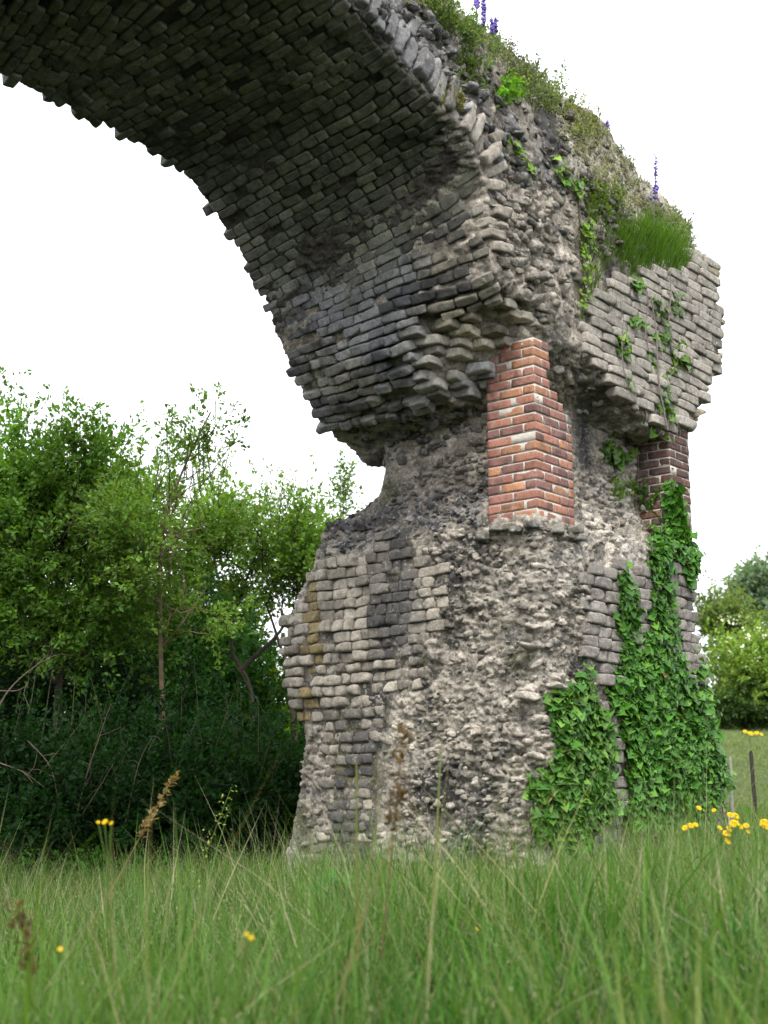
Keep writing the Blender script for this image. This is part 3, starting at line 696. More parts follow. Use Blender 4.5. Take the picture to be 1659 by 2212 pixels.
# undergrowth shrubs (shade put into the dark leaf colour, in front of the trunks)
shr=[(-30,1700,13.2,150,150,'dark leafy shrub at the left edge below the big tree'),(110,1760,12.8,130,110,'low dark shrub at the foot of the big left trunk'),(250,1690,13.6,130,150,'dark tangled shrub between the two thin trunks'),(380,1730,13.0,130,130,'dark shrub below the slender pale trunk'),(500,1670,14.0,120,130,'grassy dark shrub right of the pale trunk'),(590,1740,13.4,110,110,'dark shrub touching the left side of the pier'),(180,1560,16.,170,140,'dim shrub bank in the shade behind the big trunk'),(330,1560,16.5,120,130,'dim shrub filling the shade under the slender tree'),(20,1500,16.,150,160,'dim shrub under the limbs at the left edge')]
for X,Y,D,rx,ry,lab in shr:
    b=gb(X,D); dim=.85 if D<15 else .7
    tree('shrub',lab,b,[[b,at(X-20,Y+60,D),at(X-40,Y-20,D)],[b,at(X+30,Y+40,D),at(X+50,Y-30,D)]],[px_blob(X,Y,D,rx,ry,.8,2),px_blob(X-rx*.5,Y+60,D-.3,rx*.7,ry*.7,.6,1),px_blob(X+rx*.5,Y+60,D-.3,rx*.7,ry*.7,.6,1)],430,26,.06,np.array([.013,.046,.010])*dim,.018,'shrub',limbs=12,tlen=(.25,.6),group='dark shrubs under the left trees',nspire=10)
b=at(-20,1560,12.2); rt=empty('dead_branch',b,'bare pale twigs arching out of the shade at the left edge','branch'); mt=MB()
for pp,r in [([(-20,1560),(20,1490),(75,1440),(120,1415)],.009),([(-10,1492),(35,1492),(60,1480)],.006),([(-10,1645),(50,1668),(95,1700)],.007),([(150,1830),(180,1700),(215,1590),(240,1520)],.007),([(135,1820),(190,1740),(245,1650)],.006),([(270,1780),(300,1650),(330,1590)],.005),([(60,1600),(110,1660),(130,1760)],.006)]:
    p_=catmull(np.array([at(x,y,12.2) for x,y in pp]),5); tube(mt,p_,np.linspace(r,r*.35,len(p_)),5,(.15,.12,.09))
    for m in range(3): q0=p_[rng.integers(3,len(p_))]; tube(mt,limb_path(q0,q0+nrm(rng.normal(size=3)*np.array([1,.5,.8]))*rng.uniform(.1,.3),.1,5),np.linspace(.004,.0015,5),3,(.14,.11,.08))
mt.build('twigs',M['bark'],rt)
# right side: far tree, low tree, flowering hedge
D=62.
b=gb(1625,D)
tree('leafy_tree','distant bluish green tree on the right skyline behind the hedge',b,[[b,at(1625,1350,D),at(1630,1260,D)]],[px_blob(1645,1275,D,40,42,2.,2),px_blob(1612,1300,D,30,28,1.5,1.),px_blob(1690,1262,D,45,55,2,1.5),px_blob(1650,1340,D,80,50,2,1.4)],600,22,.20,(.15,.22,.15),.2,limbs=14,tlen=(.5,1.1),nspire=20)  # haze put into the pale bluish leaf colour
D=50.
b=gb(1560,D)
tree('leafy_tree','small pale green tree low beside the pier at right',b,[[b,at(1565,1400,D),at(1565,1340,D)]],[px_blob(1560,1345,D,35,32,1.5,1),px_blob(1590,1370,D,40,35,1.5,1)],360,22,.16,(.13,.19,.06),.15,limbs=8,tlen=(.6,1.2),nspire=8)
D=42.
hr=None
for X,Y,rx,ry,lab,c in [(1600,1455,70,85,'round hedge bush sprinkled with white blossom right of the ivy',(.16,.25,.05)),(1700,1450,90,90,'hedge bush running out of the frame at the right edge',(.15,.24,.05)),(1590,1530,60,50,'low dark green bush at the foot of the flowering hedge',(.05,.095,.03))]:
    b=gb(X,D); o=tree('hedge_bush',lab,b,[[b,at(X,Y+40,D),at(X,Y-10,D)]],[px_blob(X,Y,D,rx,ry*.8,1.5,3),px_blob(X,Y+ry*.45,D,rx*1.1,ry*.6,1.5,2)],800,24,.11,c,.08,'bush',limbs=10,tlen=(.4,.9),nspire=20,group='hedge bushes at the right edge')
    if hr is None: hr=o
mb=MB(); n=16
Xs=rng.uniform(1555,1659,n); Ys=1335+rng.random(n)**1.5*110
Pf=np.array([at(x,y,D-1.6) for x,y in zip(Xs,Ys)]); leaves(mb,np.repeat(Pf,5,0)+rng.normal(size=(n*5,3))*.05,.085,(.7,.7,.66),.1)
mb.build('blossom',M['petal'],hr,smooth=False)
print('trees',time.time()-T0)
# ================================================================== IVY
def heart():
    o=[(0,0),(.22,.42),(.10,.62),(.42,.50),(.62,.34),(1.0,0)]
    V=[[0,0,0]]+[[x,y,.10*abs(y)+(.02 if x<.9 else -.08)] for x,y in o[1:]]+[[x,-y,.10*abs(y)+.02] for x,y in o[-2:0:-1]]+[[.45,0,-.03]]
    V=np.array(V); m=len(V)-2; ring_=list(range(0,m+1)); c=m+1
    return V,np.array([[ring_[i],ring_[(i+1)%len(ring_)],c][::-1] for i in range(len(ring_))])
IV_V,IV_F=heart()
def ivy(name,label,polys,n,size,col,off=(.015,.10),stems=18,group=None,cat='ivy',down=.8,bvh_=None,thin=False,cv=.3,src=None):
    b=bvh_ or BALL; P=[];Nn=[]
    for poly,frac in polys:
        xs=[p[0] for p in poly]; ys=[p[1] for p in poly]; want=int(n*frac); got=0;k=0
        while got<want and k<want*12:
            k+=1; X=rng.uniform(min(xs),max(xs)); Y=rng.uniform(min(ys),max(ys))
            if not inpoly(np.array([X]),np.array([Y]),poly)[0]: continue
            if thin and fbm(np.array([[X/28.,Y/28.,3.]]),2,77)[0]<.0: continue
            d=ray(X,Y); h,n_,i,dd=b.ray_cast(Vector((0,0,EYE)),Vector(d/np.linalg.norm(d)),40)
            if h is None: continue
            P.append(np.array(h)); Nn.append(np.array(n_)); got+=1
    P=np.array(P)+(rng.normal(size=(len(P),1))*(rng.random((len(P),1))<.12)*.07)*N[None]; Nn=nrm(np.array(Nn)*.5-U*.5*(1 if src is None else 1))
    base=P[np.argmin(P[:,2])].copy()
    root=empty(name,base,label,cat,group)
    mb=MB(); m=len(P)
    bulge=np.clip(fbm(P*3.,3,91),-1,1)
    Q=P+Nn*(off[0]+(off[1]-off[0])*(rng.random(m)**.7)*(1+.6*bulge))[:,None]+rng.normal(size=P.shape)*.012
    z=nrm(Nn+np.array([0,0,.45])+rng.normal(size=P.shape)*.33); x=nrm(np.array([0,0,-down])+rng.normal(size=P.shape)*.55); x=nrm(x-(x*z).sum(1,keepdims=True)*z)
    f=np.stack([x,np.cross(z,x),z],1); s=size*rng.uniform(.6,1.3,m)
    young=(rng.random(m)<.22)[:,None]; s*=(1+.35*fbm(P*2.5,2,95))*rng.choice([.62,1.,1.12],m)
    cc=np.where(young,np.array(col)*np.array([1.7,1.5,1.3]),np.array(col)[None])*(1+rng.uniform(-cv,cv,(m,1)))
    cc[rng.random(m)<.003]=(.20,.15,.05); cc=cc*np.stack([1+rng.uniform(-.1,.25,m),np.ones(m),np.ones(m)],1)
    bake(mb,IV_V,IV_F,Q,f,np.stack([s,s*1.05,s],1),cc)
    mb.build('leaves',M['ivyleaf'],root,smooth=False)
    ms=MB()
    for i in range(stems):
        j=rng.integers(m); p0=P[j]+Nn[j]*.012; pts=[p0]; q=p0.copy(); dr=np.array([rng.normal()*.12,0,-1.])
        for t in range(14):
            q=q+nrm(dr+rng.normal(size=3)*.12)*.07; h,n_,ii_,dd=b.find_nearest(Vector(q))
            if h is None or dd>.3: break
            q=np.array(h)+np.array(n_)*.012; pts.append(q.copy())
        if len(pts)>3: tube(ms,pts,rng.uniform(.004,.009),4,(.13,.10,.08))
    if ms.n: ms.build('stems',M['bark'],root)
    return root
IVC=(.048,.150,.018)
ivy('ivy','dense dark green ivy sheet climbing the right corner of the pier in upright tongues',[
  ([(1325,1235),(1338,1220),(1352,1290),(1378,1400),(1392,1360),(1398,1200),(1425,1190),(1440,1300),(1452,1400),(1470,1450),(1500,1490),(1490,1400),(1500,1380),(1560,1420),(1580,1560),(1575,1640),(1550,1720),(1510,1800),(1345,1790),(1345,1650),(1312,1500),(1328,1420),(1322,1330)],.80),
  ([(1468,1140),(1490,1150),(1505,1290),(1552,1400),(1560,1470),(1500,1430),(1474,1290)],.13),
  ([(1425,1130),(1438,1060),(1452,1040),(1474,1062),(1486,1150),(1460,1210),(1410,1190)],.10),
  ([(1395,1090),(1425,1100),(1435,1200),(1395,1230)],.03)],9500,.060,IVC,(.01,.10),30)
ivy('ivy','bright heart leaved ivy lobe hanging on the rubble front down into the grass',[
  ([(1245,1470),(1262,1440),(1275,1500),(1305,1560),(1315,1750),(1280,1790),(1240,1860),(1215,1840),(1150,1790),(1142,1700),(1165,1665),(1200,1700),(1195,1600),(1180,1520),(1205,1490)],1.)],2800,.070,(.055,.150,.022),(.01,.08),10)
ivy('creeper','thin straggling creeper with bare vertical stems on the right haunch facing',[
  ([(1300,700),(1345,690),(1360,860),(1330,800)],.2),([(1340,600),(1400,620),(1400,700),(1350,700)],.15),([(1390,640),(1430,650),(1440,760),(1400,740)],.2),([(1395,760),(1470,740),(1480,800),(1430,850),(1400,820)],.2),([(1415,850),(1440,850),(1440,930),(1415,930)],.08),([(1440,600),(1460,590),(1460,690),(1440,690)],.07),([(1300,960),(1400,960),(1460,915),(1470,935),(1400,985),(1340,1010),(1310,990)],.1)],430,.066,(.075,.17,.025),(.01,.06),18,thin=True)
ivy('creeper','narrow strand of yellow green leaves climbing left of the grass tuft',[([(1246,480),(1275,480),(1272,600),(1260,670),(1244,660)],1.)],150,.058,(.12,.24,.02),(.01,.07),1)
ivy('creeper','leafy strand trailing diagonally over the dark rubble above the rim',[([(1090,305),(1110,310),(1150,365),(1145,385),(1115,350)],.5),([(1190,330),(1215,360),(1255,415),(1250,430),(1200,385)],.5)],80,.06,(.10,.20,.03),(.01,.05),1)
# straight bare creeper stems on the haunch
mb=MB(); b0=L2W(-.05,-2.1,3.4); rt=empty('vine',b0,'long bare grey vine stems hanging down the right haunch','vine')
for X0,X1,Ya,Yb,r in [(1405,1440,640,930,.010),(1395,1400,620,760,.006),(1446,1450,590,740,.008),(1340,1352,650,830,.005)]:
    pts=[]
    for t in np.linspace(0,1,12):
        X=X0+(X1-X0)*t+3*math.sin(t*7); Y=Ya+(Yb-Ya)*t; s_,z_=onA(X,Y,-.09); pts.append(L2W(-.09+rng.uniform(-.006,.006),s_,z_))
    tube(mb,pts,np.linspace(r*.6,r,12),5,(.20,.17,.16))
mb.build('stem',M['bark'],rt)
# ================================================================== PLANTS ON THE RUIN
def hit(X,Y,b=None):
    d=ray(X,Y); h,n_,i,dd=(b or BALL).ray_cast(Vector((0,0,EYE)),Vector(d/np.linalg.norm(d)),40)
    return (np.array(h),np.array(n_)) if h is not None else (None,None)
BLADE_V=np.array([[-1,0,0],[1,0,0],[-.8,.15,.4],[.8,.15,.4],[-.5,.45,.75],[.5,.45,.75],[0,.8,1.]],float)
BLADE_F=[np.array([[0,1,3,2],[2,3,5,4]]),np.array([[4,5,6]])]
def blades(mb,P,h,w,bend,col,cvar=.25,lean=.15):
    n=len(P); th=rng.uniform(0,6.283,n); lx=rng.normal(size=(n,2))*lean
    z=nrm(np.stack([lx[:,0],lx[:,1],np.ones(n)],1)); x=np.stack([np.cos(th),np.sin(th),np.zeros(n)],1); x=nrm(x-(x*z).sum(1,keepdims=True)*z)
    f=np.stack([x,np.cross(z,x),z],1); h=np.broadcast_to(h,n); col=np.asarray(col); col=np.broadcast_to(col,(n,3))*(1+rng.uniform(-cvar,cvar,(n,1)))
    bake(mb,BLADE_V,BLADE_F,P,f,np.stack([np.broadcast_to(w,n),h*bend*rng.uniform(.2,1.6,n),h],1),col)
# grass tuft on the ledge
def tuft(label,poly,n,h,col,name='grass_tuft',back=0.):
    P=[];k=0; xs=[p[0] for p in poly]; ys=[p[1] for p in poly]
    while len(P)<n and k<n*10:
        k+=1; X=rng.uniform(min(xs),max(xs)); Y=rng.uniform(min(ys),max(ys))
        if not inpoly(np.array([X]),np.array([Y]),poly)[0]: continue
        q,nn=hit(X,Y)
        if q is not None: P.append(q-nn*.01+rng.normal(size=3)*.01)
    P=np.array(P); base=P[np.argmin(P[:,2])]
    rt=empty(name,base,label,'grass' if name=='grass_tuft' else 'weed'); mb=MB()
    m=len(P); hh=h*rng.uniform(.5,1.2,m); blades(mb,P,hh,.0035,.5,col,.3,.28)
    mb.build('blades' if name=='grass_tuft' else 'leaves',M['grass'],rt,smooth=False); return rt
tuft('bushy bright green grass tuft growing on the ledge of the right haunch',[(1325,520),(1395,500),(1470,530),(1490,575),(1455,610),(1360,600),(1335,580)],3000,.27,(.085,.175,.02))
tuft('yellow green grass growing in the notch left of the bushy tuft',[(1262,450),(1330,455),(1350,520),(1330,570),(1270,640),(1262,560)],900,.20,(.10,.17,.03))
tuft('soft grass hanging on the bare masonry below the creeper strand',[(1258,620),(1330,640),(1320,690),(1250,710)],420,.15,(.085,.16,.03))
# weeds along the broken top
def weed(label,pts,n,h,leafc,name='weed_clump',size=.035,dens=16):
    P=[]
    for X,Y in pts:
        for t in range(40):
            q,nn=hit(X+rng.normal()*14,Y+rng.normal()*12)
            if q is not None: P.append(q)
            if len(P)>=n*(pts.index((X,Y))+1)/len(pts): break
    P=np.array(P); base=P[np.argmin(P[:,2])]; rt=empty(name,base,label,'weed','weeds on the broken top of the arch')
    mb=MB(); ms=MB(); m=len(P); d=nrm(rng.normal(size=(m,3))*.35+np.array([0,-.15,1.])); L=h*rng.uniform(.4,1.2,m)
    Q,Dd=spray(P,d,L,dens,.1,.022); leaves(mb,Q,size,leafc,.35,.3,Dd)
    for p_,d_,l_ in zip(P,d,L): tube(ms,[p_-d_*.02,p_+d_*l_*.5,p_+d_*l_],[.004,.003,.001],3,(.12,.15,.05))
    mb.build('leaves',M['leaf'],rt,smooth=False); ms.build('stems',M['grass'],rt); return rt
weed('green weeds hanging over the rim beside the top edge of the photo',[(935,25),(945,45),(965,60),(985,75),(1000,95)],70,.2,(.11,.18,.05))
weed('feathery weeds at the foot of the purple flower spikes',[(1020,85),(1045,100),(1065,120),(1010,110)],50,.17,(.15,.2,.10))
weed('small green clump on the dark rubble below the skyline',[(1010,150),(1030,165),(1000,180)],40,.14,(.09,.15,.03))
weed('tall grey green grassy weeds on the skyline above the ruin crest',[(1150,195),(1170,205),(1190,215),(1210,240),(1170,230)],90,.26,(.16,.20,.11))
weed('patchy scrub on the bare slope between the flower spikes and the skyline weeds',[(1085,125),(1105,140),(1125,155),(1140,175),(1115,160)],60,.12,(.18,.19,.14),size=.024)
weed('low weeds along the skyline just before the crest drops',[(1235,250),(1260,275),(1280,290),(1250,290)],55,.16,(.15,.17,.08))
weed('two bright leafy sprigs growing from dark stones under the crest',[(1090,205),(1115,208)],26,.10,(.12,.26,.03),size=.05)
weed('dry sage coloured scrub matting the rounded crest',[(1280,340),(1310,370),(1340,400),(1360,440),(1320,430),(1290,390),(1390,440),(1400,470),(1430,480),(1250,270),(1270,300),(1300,300),(1330,330),(1350,360),(1375,400),(1230,290),(1260,330)],400,.09,(.20,.205,.165),size=.024,dens=12)
weed('grey green scrub on the right shoulder of the crest',[(1440,470),(1465,490),(1490,510),(1480,530),(1450,510)],120,.12,(.16,.20,.11),size=.026)
weed('green weeds on the slope between crest and grass tuft',[(1290,420),(1310,450),(1280,450),(1320,440)],60,.14,(.11,.17,.04))
weed('yellowish sprig above the rim stones in the dark rubble',[(968,225),(975,235),(885,10)],24,.10,(.22,.22,.05))
weed('small green fern sprig hanging in the dark recess under the haunch',[(1325,985),(1320,1000),(1330,1005)],24,.12,(.06,.14,.02),size=.045)
weed('little bright weed rooted at the pale ledge below the haunch',[(1340,1068),(1352,1070)],14,.07,(.13,.24,.03),size=.04)
weed('small weed sprouting at the top of the pier by the ivy',[(1390,1085),(1395,1100)],14,.14,(.10,.20,.04),size=.04)
# purple flower spikes
SP_V,SP_F=cube_template(2,2.2)
def spike(label,X,Y0,Y1,r=.011,flow=.55,group='purple flower spikes on the ruin',X1=None):
    q,nn=hit(X,Y1+18)
    if q is None: q,nn=hit(X-15,Y1+40)
    D=q[1]; base=at(X,Y1,D); top=at(X if X1 is None else X1,Y0,D); rt=empty('flower_spike',base,label,'flower',group)
    t=np.linspace(0,1,9)[:,None]; pth=base+(top-base)*t+rng.normal(size=3)*.006*np.sin(t*3)
    ms=MB(); tube(ms,np.vstack([base-np.array([0,0,.12]),pth]),np.linspace(.006,.002,10),4,(.16,.20,.13)); ms.build('stem',M['grass'],rt)
    mb=MB(); n=int(60*flow*2); tt=1-flow*rng.random(n); P=base+(top-base)*tt[:,None]+rng.normal(size=(n,3))*r*(1.3-tt[:,None]*.8)
    bake(mb,SP_V,SP_F,P,rframe(rng.normal(size=(n,3))),rng.uniform(.008,.014,(n,1))*np.ones(3)*(1.5-.9*tt[:,None]),np.array([.22,.16,.55])*rng.uniform(.6,1.3,(n,1)))
    mb.build('petals',M['petal'],rt); return rt
spike('purple flower spike cut by the top edge of the photo, leftmost on the ruin',1030,-20,45)
spike('tall purple flower spike reaching the top edge of the photo',1045,-5,100)
spike('left one of the twin shorter purple spikes beside the tall one',1062,40,112,flow=.4)
spike('right one of the twin shorter purple spikes beside the tall one',1070,38,112,flow=.45)
spike('lone tall purple flower spike standing above the bushy grass tuft',1411,335,505,r=.014,X1=1417)
spike('tiny dry stalk alone on the skyline of the crest',1312,262,288,flow=.3)
print('ruin plants',time.time()-T0)
# ================================================================== MEADOW
def gpts(n,x0,x1,y0,y1,dens=None):
    x=rng.uniform(x0,x1,n); y=rng.uniform(y0,y1,n); k=np.abs(x)<.30*y+1.2
    return x[k],y[k]
def notpier(x,y,m=.0):
    P=np.stack([x,y,0*x],1)-C*np.array([1,1,0]); a=P@U; s=P@N; return ~((a>-.1-m)&(a<2.7)&(s<.1+m)&(s>-2.85))
mb=MB()
def grow(n,y0,y1,h,w,cols,xr=(-9,10),bend=.5,lean=.18,clump=1.,pw=1.):
    x=rng.uniform(xr[0],xr[1],n); y=y0+(y1-y0)*rng.random(n)**pw; n0=n; k=(np.abs(x)<.29*y+.9)&notpier(x,y); x=x[k];y=y[k]
    P=np.stack([x,y,gz(x,y)-.02],1); c=fbm(np.stack([x*1.1,y*1.1,0*x],1),3,303); hh=h*(1+.75*c*clump)*rng.uniform(.45,1.25,len(x))*(1+.04*np.clip(x,-1.5,3))*np.where((x>1.9)&(y>8),.72,1.)
    wgt=np.clip(.5+fbm(np.stack([x*1.1,y*.9,0*x+5],1),3,307)*2.2,0,1)[:,None]
    col=np.array(cols[0])*wgt+np.array(cols[1])*(1-wgt); blades(mb,P,hh,w,bend,col,.35,lean)
GA=((.055,.135,.020),(.095,.165,.045)); GBl=((.30,.31,.20),(.17,.24,.10))
GD=((.016,.080,.008),(.085,.170,.035))
grow(20000,1.9,5.,.40,.0052,GD,(-2.4,2.4),.7,.30,1.3); grow(40000,5.,10.5,.42,.0050,GA,(-4.,4.),.7,.30,1.3); grow(38000,10.,14.5,.46,.0055,GA,(-5.2,5.),.6,.28,1.3); grow(9000,14.,22.,.28,.007,GA,(1.5,7.)) ; grow(16000,21.,46.,.12,.014,((.12,.17,.05),(.14,.18,.07)),(3,15))
grow(6000,5.,11.,.40,.0034,((.06,.15,.02),(.11,.18,.04)),(.6,4.),.6,.2)
grow(1300,2.2,6.,.50,.0060,((.05,.15,.018),(.10,.18,.035)),(-2.4,2.4),1.4,.16)
nc=95; cx_=rng.uniform(-3.4,3.8,nc); cy_=2.6+9.5*rng.random(nc)**1.1; k_=(np.abs(cx_)<.30*cy_+.5)&notpier(cx_,cy_,.1); cx_=cx_[k_]; cy_=cy_[k_]
for x0_,y0_ in zip(cx_,cy_):
    m_=rng.integers(40,110); xx=x0_+rng.normal(size=m_)*.07; yy=y0_+rng.normal(size=m_)*.07; h_=rng.uniform(.35,.68); c_=np.array([(.045,.14,.014),(.10,.20,.03),(.16,.20,.06),(.03,.10,.015)][rng.integers(4)])
    blades(mb,np.stack([xx,yy,gz(xx,yy)-.02],1),h_*rng.uniform(.5,1.1,m_),rng.uniform(.004,.0075),rng.uniform(.5,1.1),c_,.3,.30)
# fine pale seed-bearing and dry stems
grow(15000,1.9,10.,.50,.0015,GBl,(-3.,3.),.5,.35,1.4); grow(13000,8.,14.,.54,.0022,GBl,(-5,5),.5,.3,1.4)
grow(4200,2.2,11,.38,.0026,((.40,.36,.25),(.28,.24,.15)),(-3,3),1.6,.7,1.5)
go=mb.build('grass',M['grass'],smooth=False); tag(go,'long green meadow grass around the foot of the pier','grass',kind='stuff')
mb=MB()
for n_,x0,x1,y0,y1,hh_,sz,cc_ in [(230,-4.2,-1.4,10.5,13.2,.55,.05,(.045,.13,.02)),(120,-1.6,1.2,8.2,9.9,.34,.04,(.06,.15,.025)),(110,1.5,3.6,7.8,9.6,.5,.045,(.07,.16,.03)),(420,-2.4,2.6,3.0,7.5,.30,.035,(.05,.14,.02))]:
    x=rng.uniform(x0,x1,n_); y=rng.uniform(y0,y1,n_); k=notpier(x,y,.05)&(fbm(np.stack([x,y,0*x],1)*1.1,2,333)>-.15); x=x[k]; y=y[k]
    S_=np.stack([x,y,gz(x,y)],1); P_,D_=spray(S_,nrm(rng.normal(size=S_.shape)*.18+Z),hh_*rng.uniform(.6,1.15,len(S_)),26,.05,.035); leaves(mb,P_,sz,cc_,.35,.6)
o=mb.build('ground_weeds',M['leaf'],smooth=False); tag(o,'leafy weeds mixed through the meadow grass','weeds',kind='stuff')
# seed heads: fine pale specks on hair stalks
mb=MB(); n=5200; x=rng.uniform(-4.2,4.2,n); y=rng.uniform(2.6,13.5,n); k=(np.abs(x)<.29*y+.4)&notpier(x,y,.1)&(fbm(np.stack([x,y,0*x],1)*.8,2,351)>-.25); x=x[k]; y=y[k]
top=np.stack([x,y,gz(x,y)+rng.uniform(.36,.60,len(x))],1)
for i in range(7):
    leaves(mb,top+rng.normal(size=top.shape)*.010-np.array([0,0,.016*i]),.008,(.30,.27,.19),.3,.2)
lean=rng.normal(size=top.shape)*.05; lean[:,2]=0; base=np.stack([x,y,gz(x,y)],1)+lean
hts=top[:,2]-base[:,2]; zz=nrm(top-base); th=nrm(np.cross(zz,rng.normal(size=zz.shape))); fr_=np.stack([th,np.cross(zz,th),zz],1)
bake(mb,BLADE_V*np.array([1,0,1]),BLADE_F,base,fr_,np.stack([0*hts+.0012,hts,hts],1),np.tile([.20,.22,.12],(len(x),1)))
o=mb.build('seed_grass',M['grass'],smooth=False); tag(o,'pale feathery seed heads floating over the meadow grass','grass',kind='stuff')
# single stalks and flowers
def stalk(name,label,cat,X0,Y0,X1,Y1,D,r,col,head=None,group=None,flowers=(),bend=.0):
    base=at(X0,Y0,D); top=at(X1,Y1,D); g_=gz(base[0],base[1])
    dirn=(base-top)/max(abs(base[2]-top[2]),1e-3)
    if base[2]>g_: base=base+dirn*(base[2]-g_+.02)
    rt=empty(name,base,label,cat,group); t=np.linspace(0,1,9)[:,None]; sd=np.array([1,0,0])*bend
    pth=base+(top-base)*t+sd*np.sin(t*math.pi); ms=MB(); tube(ms,pth,np.linspace(r,r*.45,9),5,col)
    for i in range(2 if r>.004 else 0):
        q=pth[2+2*i]; blades(ms,np.repeat(q[None],1,0),.16,.006,.8,np.array(col)*1.0)
    if cat!='flower' or True: ms.build('stem',M['grass'],rt)
    if head=='seed':
        mh=MB(); n=110; tt=1-.28*rng.random(n); P=base+(top-base)*tt[:,None]+sd*np.sin(tt*math.pi)[:,None]+rng.normal(size=(n,3))*.012*np.array([1,1,.3]); leaves(mh,P,.03,tuple(np.array(col)*.8) if col[0]>.14 and col[0]>col[1]*1.3 else (.16,.22,.06),.3,.8,np.tile(top-base,(n,1))*3); mh.build('seed_head',M['leaf'],rt,smooth=False)
    if head=='bud':
        mh=MB(); n=60; tt=1-.6*rng.random(n); P=base+(top-base)*tt[:,None]+rng.normal(size=(n,3))*.022*np.array([1,1,.3]); leaves(mh,P,.022,(.30,.34,.10),.3,.8); mh.build('buds',M['leaf'],rt,smooth=False)
    for (fx,fy,fr_) in flowers:
        fr_=fr_*(.52 if D<7 else .66)
        q=at(fx,fy,D+rng.uniform(-.03,.03)); mf=MB(); n=16; an=np.arange(n)*2*math.pi/n; tl=nrm(np.array([rng.normal()*.3,-.8,.75]))
        a1=nrm(np.cross(tl,Z)); a2=np.cross(tl,a1); X_=np.cos(an)[:,None]*a1+np.sin(an)[:,None]*a2; f=np.stack([X_,np.cross(np.tile(tl,(n,1)),X_),np.tile(tl,(n,1))],1)
        for lay in (1.,.62): bake(mf,LEAF_V*np.array([1,.9,2.5]),LEAF_F,np.tile(q,(n,1)),f,np.full((n,3),fr_*lay),np.tile([.80,.60,.02],(n,1))*rng.uniform(.85,1.1,(n,1)))
        fo=mf.build('flower_head',M['petal'],rt,smooth=False)
        st=MB(); tube(st,[pth[-2],(pth[-2]+q)/2-np.array([0,0,.01]),q],[r*.5,r*.4,r*.4],4,col); st.build('flower_stalk',M['grass'],fo)
    return rt
GS=(.10,.17,.035); DRY=(.26,.19,.10)
FG='yellow wildflowers in the meadow'
stalk('wildflower','tall yellow wildflower with three heads rising against the dark shrubs at left','flower',212,2060,238,1800,4.6,.0042,GS,flowers=[(226,1775,.022),(240,1778,.015),(212,1776,.014)],group=FG,bend=.02)
stalk('wildflower','single orange yellow flower low in the grass near the left edge','flower',135,2130,132,2058,4.2,.003,GS,flowers=[(130,2050,.019)],group=FG)
stalk('wildflower','thick stemmed yellow flower in the foreground left of centre','flower',505,2190,535,2025,3.2,.0065,GS,flowers=[(543,2026,.012),(533,2018,.011)],group=FG)
stalk('wildflower','small yellow flower in the grass below the pier centre','flower',1035,2080,1030,2014,5.2,.002,GS,flowers=[(1030,2007,.017)],group=FG)
stalk('wildflower','tiny yellow bud in front of the base of the ivy lobe','flower',1113,1980,1115,1925,6,.002,GS,flowers=[(1114,1917,.014)],group=FG)
stalk('wildflower','tiny yellow flower pair right in the meadow below the ragwort','flower',1555,1990,1556,1935,6,.002,GS,flowers=[(1556,1924,.013),(1562,1958,.012)],group=FG)
stalk('wildflower','yellow flower plant at the foot of the ivy right of the pier','flower',1500,1860,1495,1790,7.2,.004,GS,flowers=[(1480,1788,.03),(1492,1783,.03),(1503,1781,.025),(1510,1745,.025)],group=FG)
stalk('wildflower','largest cluster of yellow flowers right of the ivy','flower',1585,1880,1582,1800,7.2,.004,GS,flowers=[(1590,1762,.034),(1578,1760,.03),(1585,1778,.04),(1570,1800,.036),(1572,1816,.036),(1600,1785,.03),(1612,1783,.028),(1555,1788,.024),(1575,1790,.03),(1616,1796,.022),(1542,1750,.02)],group=FG)
stalk('wildflower','yellow flowers cut by the right edge of the photo','flower',1655,1880,1653,1800,7.2,.004,GS,flowers=[(1650,1775,.034),(1657,1785,.038),(1645,1780,.02)],group=FG)
stalk('wildflower','distant yellow flowering weed below the hedge at right','flower',1620,1610,1620,1590,36.,.01,GS,flowers=[(1610,1580,.10),(1622,1584,.12),(1634,1583,.10),(1645,1586,.08)],group=FG)
SG='tall grass stalks before the pier'
stalk('grass_stalk','upright green stalk overlapping the dark pillow stones of the pier','grass stalk',770,1850,770,1650,5.0,.0065,(.17,.19,.05),group=SG)
stalk('grass_stalk','tall pale green stalk before the middle of the pier','grass stalk',928,1930,952,1615,4.8,.0065,(.20,.23,.08),group=SG,bend=.012)
stalk('grass_stalk','brown blurred stalk leaning right before the pier','grass stalk',840,1900,872,1570,4.4,.004,(.155,.10,.06),head='seed',group=SG)
stalk('grass_stalk','short green stalk leaning right of the dark pillow stones','grass stalk',795,1900,820,1720,4.6,.005,(.18,.20,.07),group=SG)
stalk('grass_stalk','bent olive stalk crossing the foot of the pier','grass stalk',790,1990,850,1795,3.9,.0062,(.19,.19,.08),group=SG,bend=-.01)
stalk('grass_stalk','dry brown seed stalk leaning before the dark shrubs','grass stalk',318,1790,378,1672,7.,.004,DRY,head='seed',group=SG,bend=-.02)
stalk('weed_stalk','pale budding weed stalk against the dark shrubs left of the pier','weed',462,1800,500,1700,8.,.004,GS,head='bud')
stalk('grass_stalk','reddish dry seed head at the left edge of the meadow','grass stalk',60,2060,42,1960,4.2,.003,(.25,.17,.10),head='seed',group=SG)
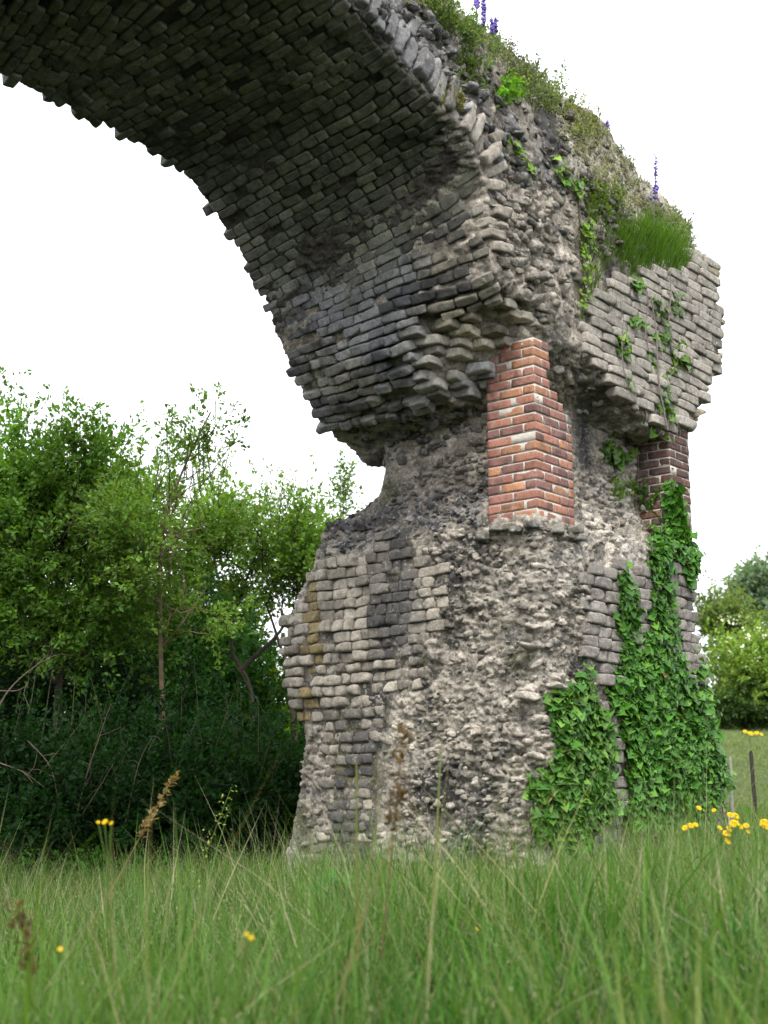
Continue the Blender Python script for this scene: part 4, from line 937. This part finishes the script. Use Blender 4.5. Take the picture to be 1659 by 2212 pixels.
# broad leaved plant at the pier foot
q=at(715,1925,8.3); q[2]=gz(q[0],q[1]); rt=empty('broad_leaf_plant',q,'broad bright green leaves standing in the grass before the pier foot','plant'); mb=MB()
n=7; P=np.array([at(X,Y,8.3) for X,Y in [(695,1915),(716,1895),(742,1905),(685,1935),(725,1928),(750,1932),(708,1940)]])
for p_ in P: tube(mb,[q,(q+p_)/2+np.array([0,0,.02]),p_],[.005,.004,.003],4,(.08,.17,.03))
z=nrm(np.array([0,-.8,.5])+rng.normal(size=(n,3))*.3); x=nrm(rng.normal(size=(n,3))*.5+Z); x=nrm(x-(x*z).sum(1,keepdims=True)*z)
bake(mb,IV_V,IV_F,P-x*.05,np.stack([x,np.cross(z,x),z],1),np.full((n,3),.13),np.tile([.045,.15,.02],(n,1))); mb.build('leaves',M['ivyleaf'],rt,smooth=False)
# ================================================================== FENCE POSTS
def post(label,X,Yt,D,w,col,lean):
    p=at(X,Yt,D); g_=gz(p[0],p[1]); mb=MB(); h=p[2]-g_
    pts=[np.array([p[0]+lean*h,p[1],g_-.2]),np.array([p[0]+lean*h*.5,p[1],g_+h*.5]),p-np.array([0,0,.03]),p]
    tube(mb,pts,[w,w*.95,w*.9,w*.55],8,col); m=MB(); 
    return tag(mb.build('fence_post',M['wood'],loc=(p[0],p[1],g_)),label,'fence post','fence posts in the field')
post('dark wooden fence post standing in the open field at right',1622,1622,17.,.026,(.045,.04,.035),.02)
post('pale grey fence post half hidden at the right edge of the ivy',1577,1635,14.,.02,(.28,.26,.23),-.01)
print('all',time.time()-T0)
# ================================================================== CAMERA, SKY, SUN
cam=bpy.data.cameras.new('camera'); co=bpy.data.objects.new('camera',cam); coll.objects.link(co); sc.camera=co
co.location=(0,0,EYE); co.rotation_euler=(R(90)+TH,0,0)
cam.sensor_fit='HORIZONTAL'; cam.sensor_width=36.; cam.lens=36.*F/W0; cam.clip_start=.05; cam.clip_end=4000
cam.dof.use_dof=True; cam.dof.focus_distance=10.6; cam.dof.aperture_fstop=3.8
w=bpy.data.worlds.new('World'); sc.world=w; w.use_nodes=True; nt=w.node_tree; nd=nt.nodes; bg=nd['Background']
sky=nd.new('ShaderNodeTexSky'); sky.sky_type='NISHITA'; sky.sun_disc=False; SE,SR=R(52),R(188)
sky.sun_elevation=SE; sky.sun_rotation=SR; sky.air_density=1.6; sky.dust_density=4.; sky.ozone_density=1.
hs=nd.new('ShaderNodeHueSaturation'); hs.inputs['Saturation'].default_value=.22; nt.links.new(sky.outputs[0],hs.inputs['Color'])
mx=nd.new('ShaderNodeMix'); mx.data_type='RGBA'; mx.inputs[0].default_value=.6; nt.links.new(hs.outputs[0],mx.inputs[6]); mx.inputs[7].default_value=(9.6,9.9,10.4,1)
nt.links.new(mx.outputs[2],bg.inputs[0]); bg.inputs[1].default_value=.12
sun=bpy.data.lights.new('sun','SUN'); sun.energy=1.5; sun.angle=R(14); sun.color=(1,.96,.9); so=bpy.data.objects.new('sun',sun); coll.objects.link(so)
azim=SR; dv=Vector((math.sin(azim)*math.cos(SE),math.cos(azim)*math.cos(SE),math.sin(SE))); so.rotation_euler=dv.to_track_quat('Z','Y').to_euler(); so.location=(0,-10,30)
sc.view_settings.view_transform='Standard'; sc.view_settings.look='None'; sc.view_settings.exposure=1.22; sc.view_settings.gamma=1
sc.cycles.max_bounces=6; sc.cycles.transparent_max_bounces=4
for o in list(bpy.data.objects):
    if '_w' in o: del o['_w']
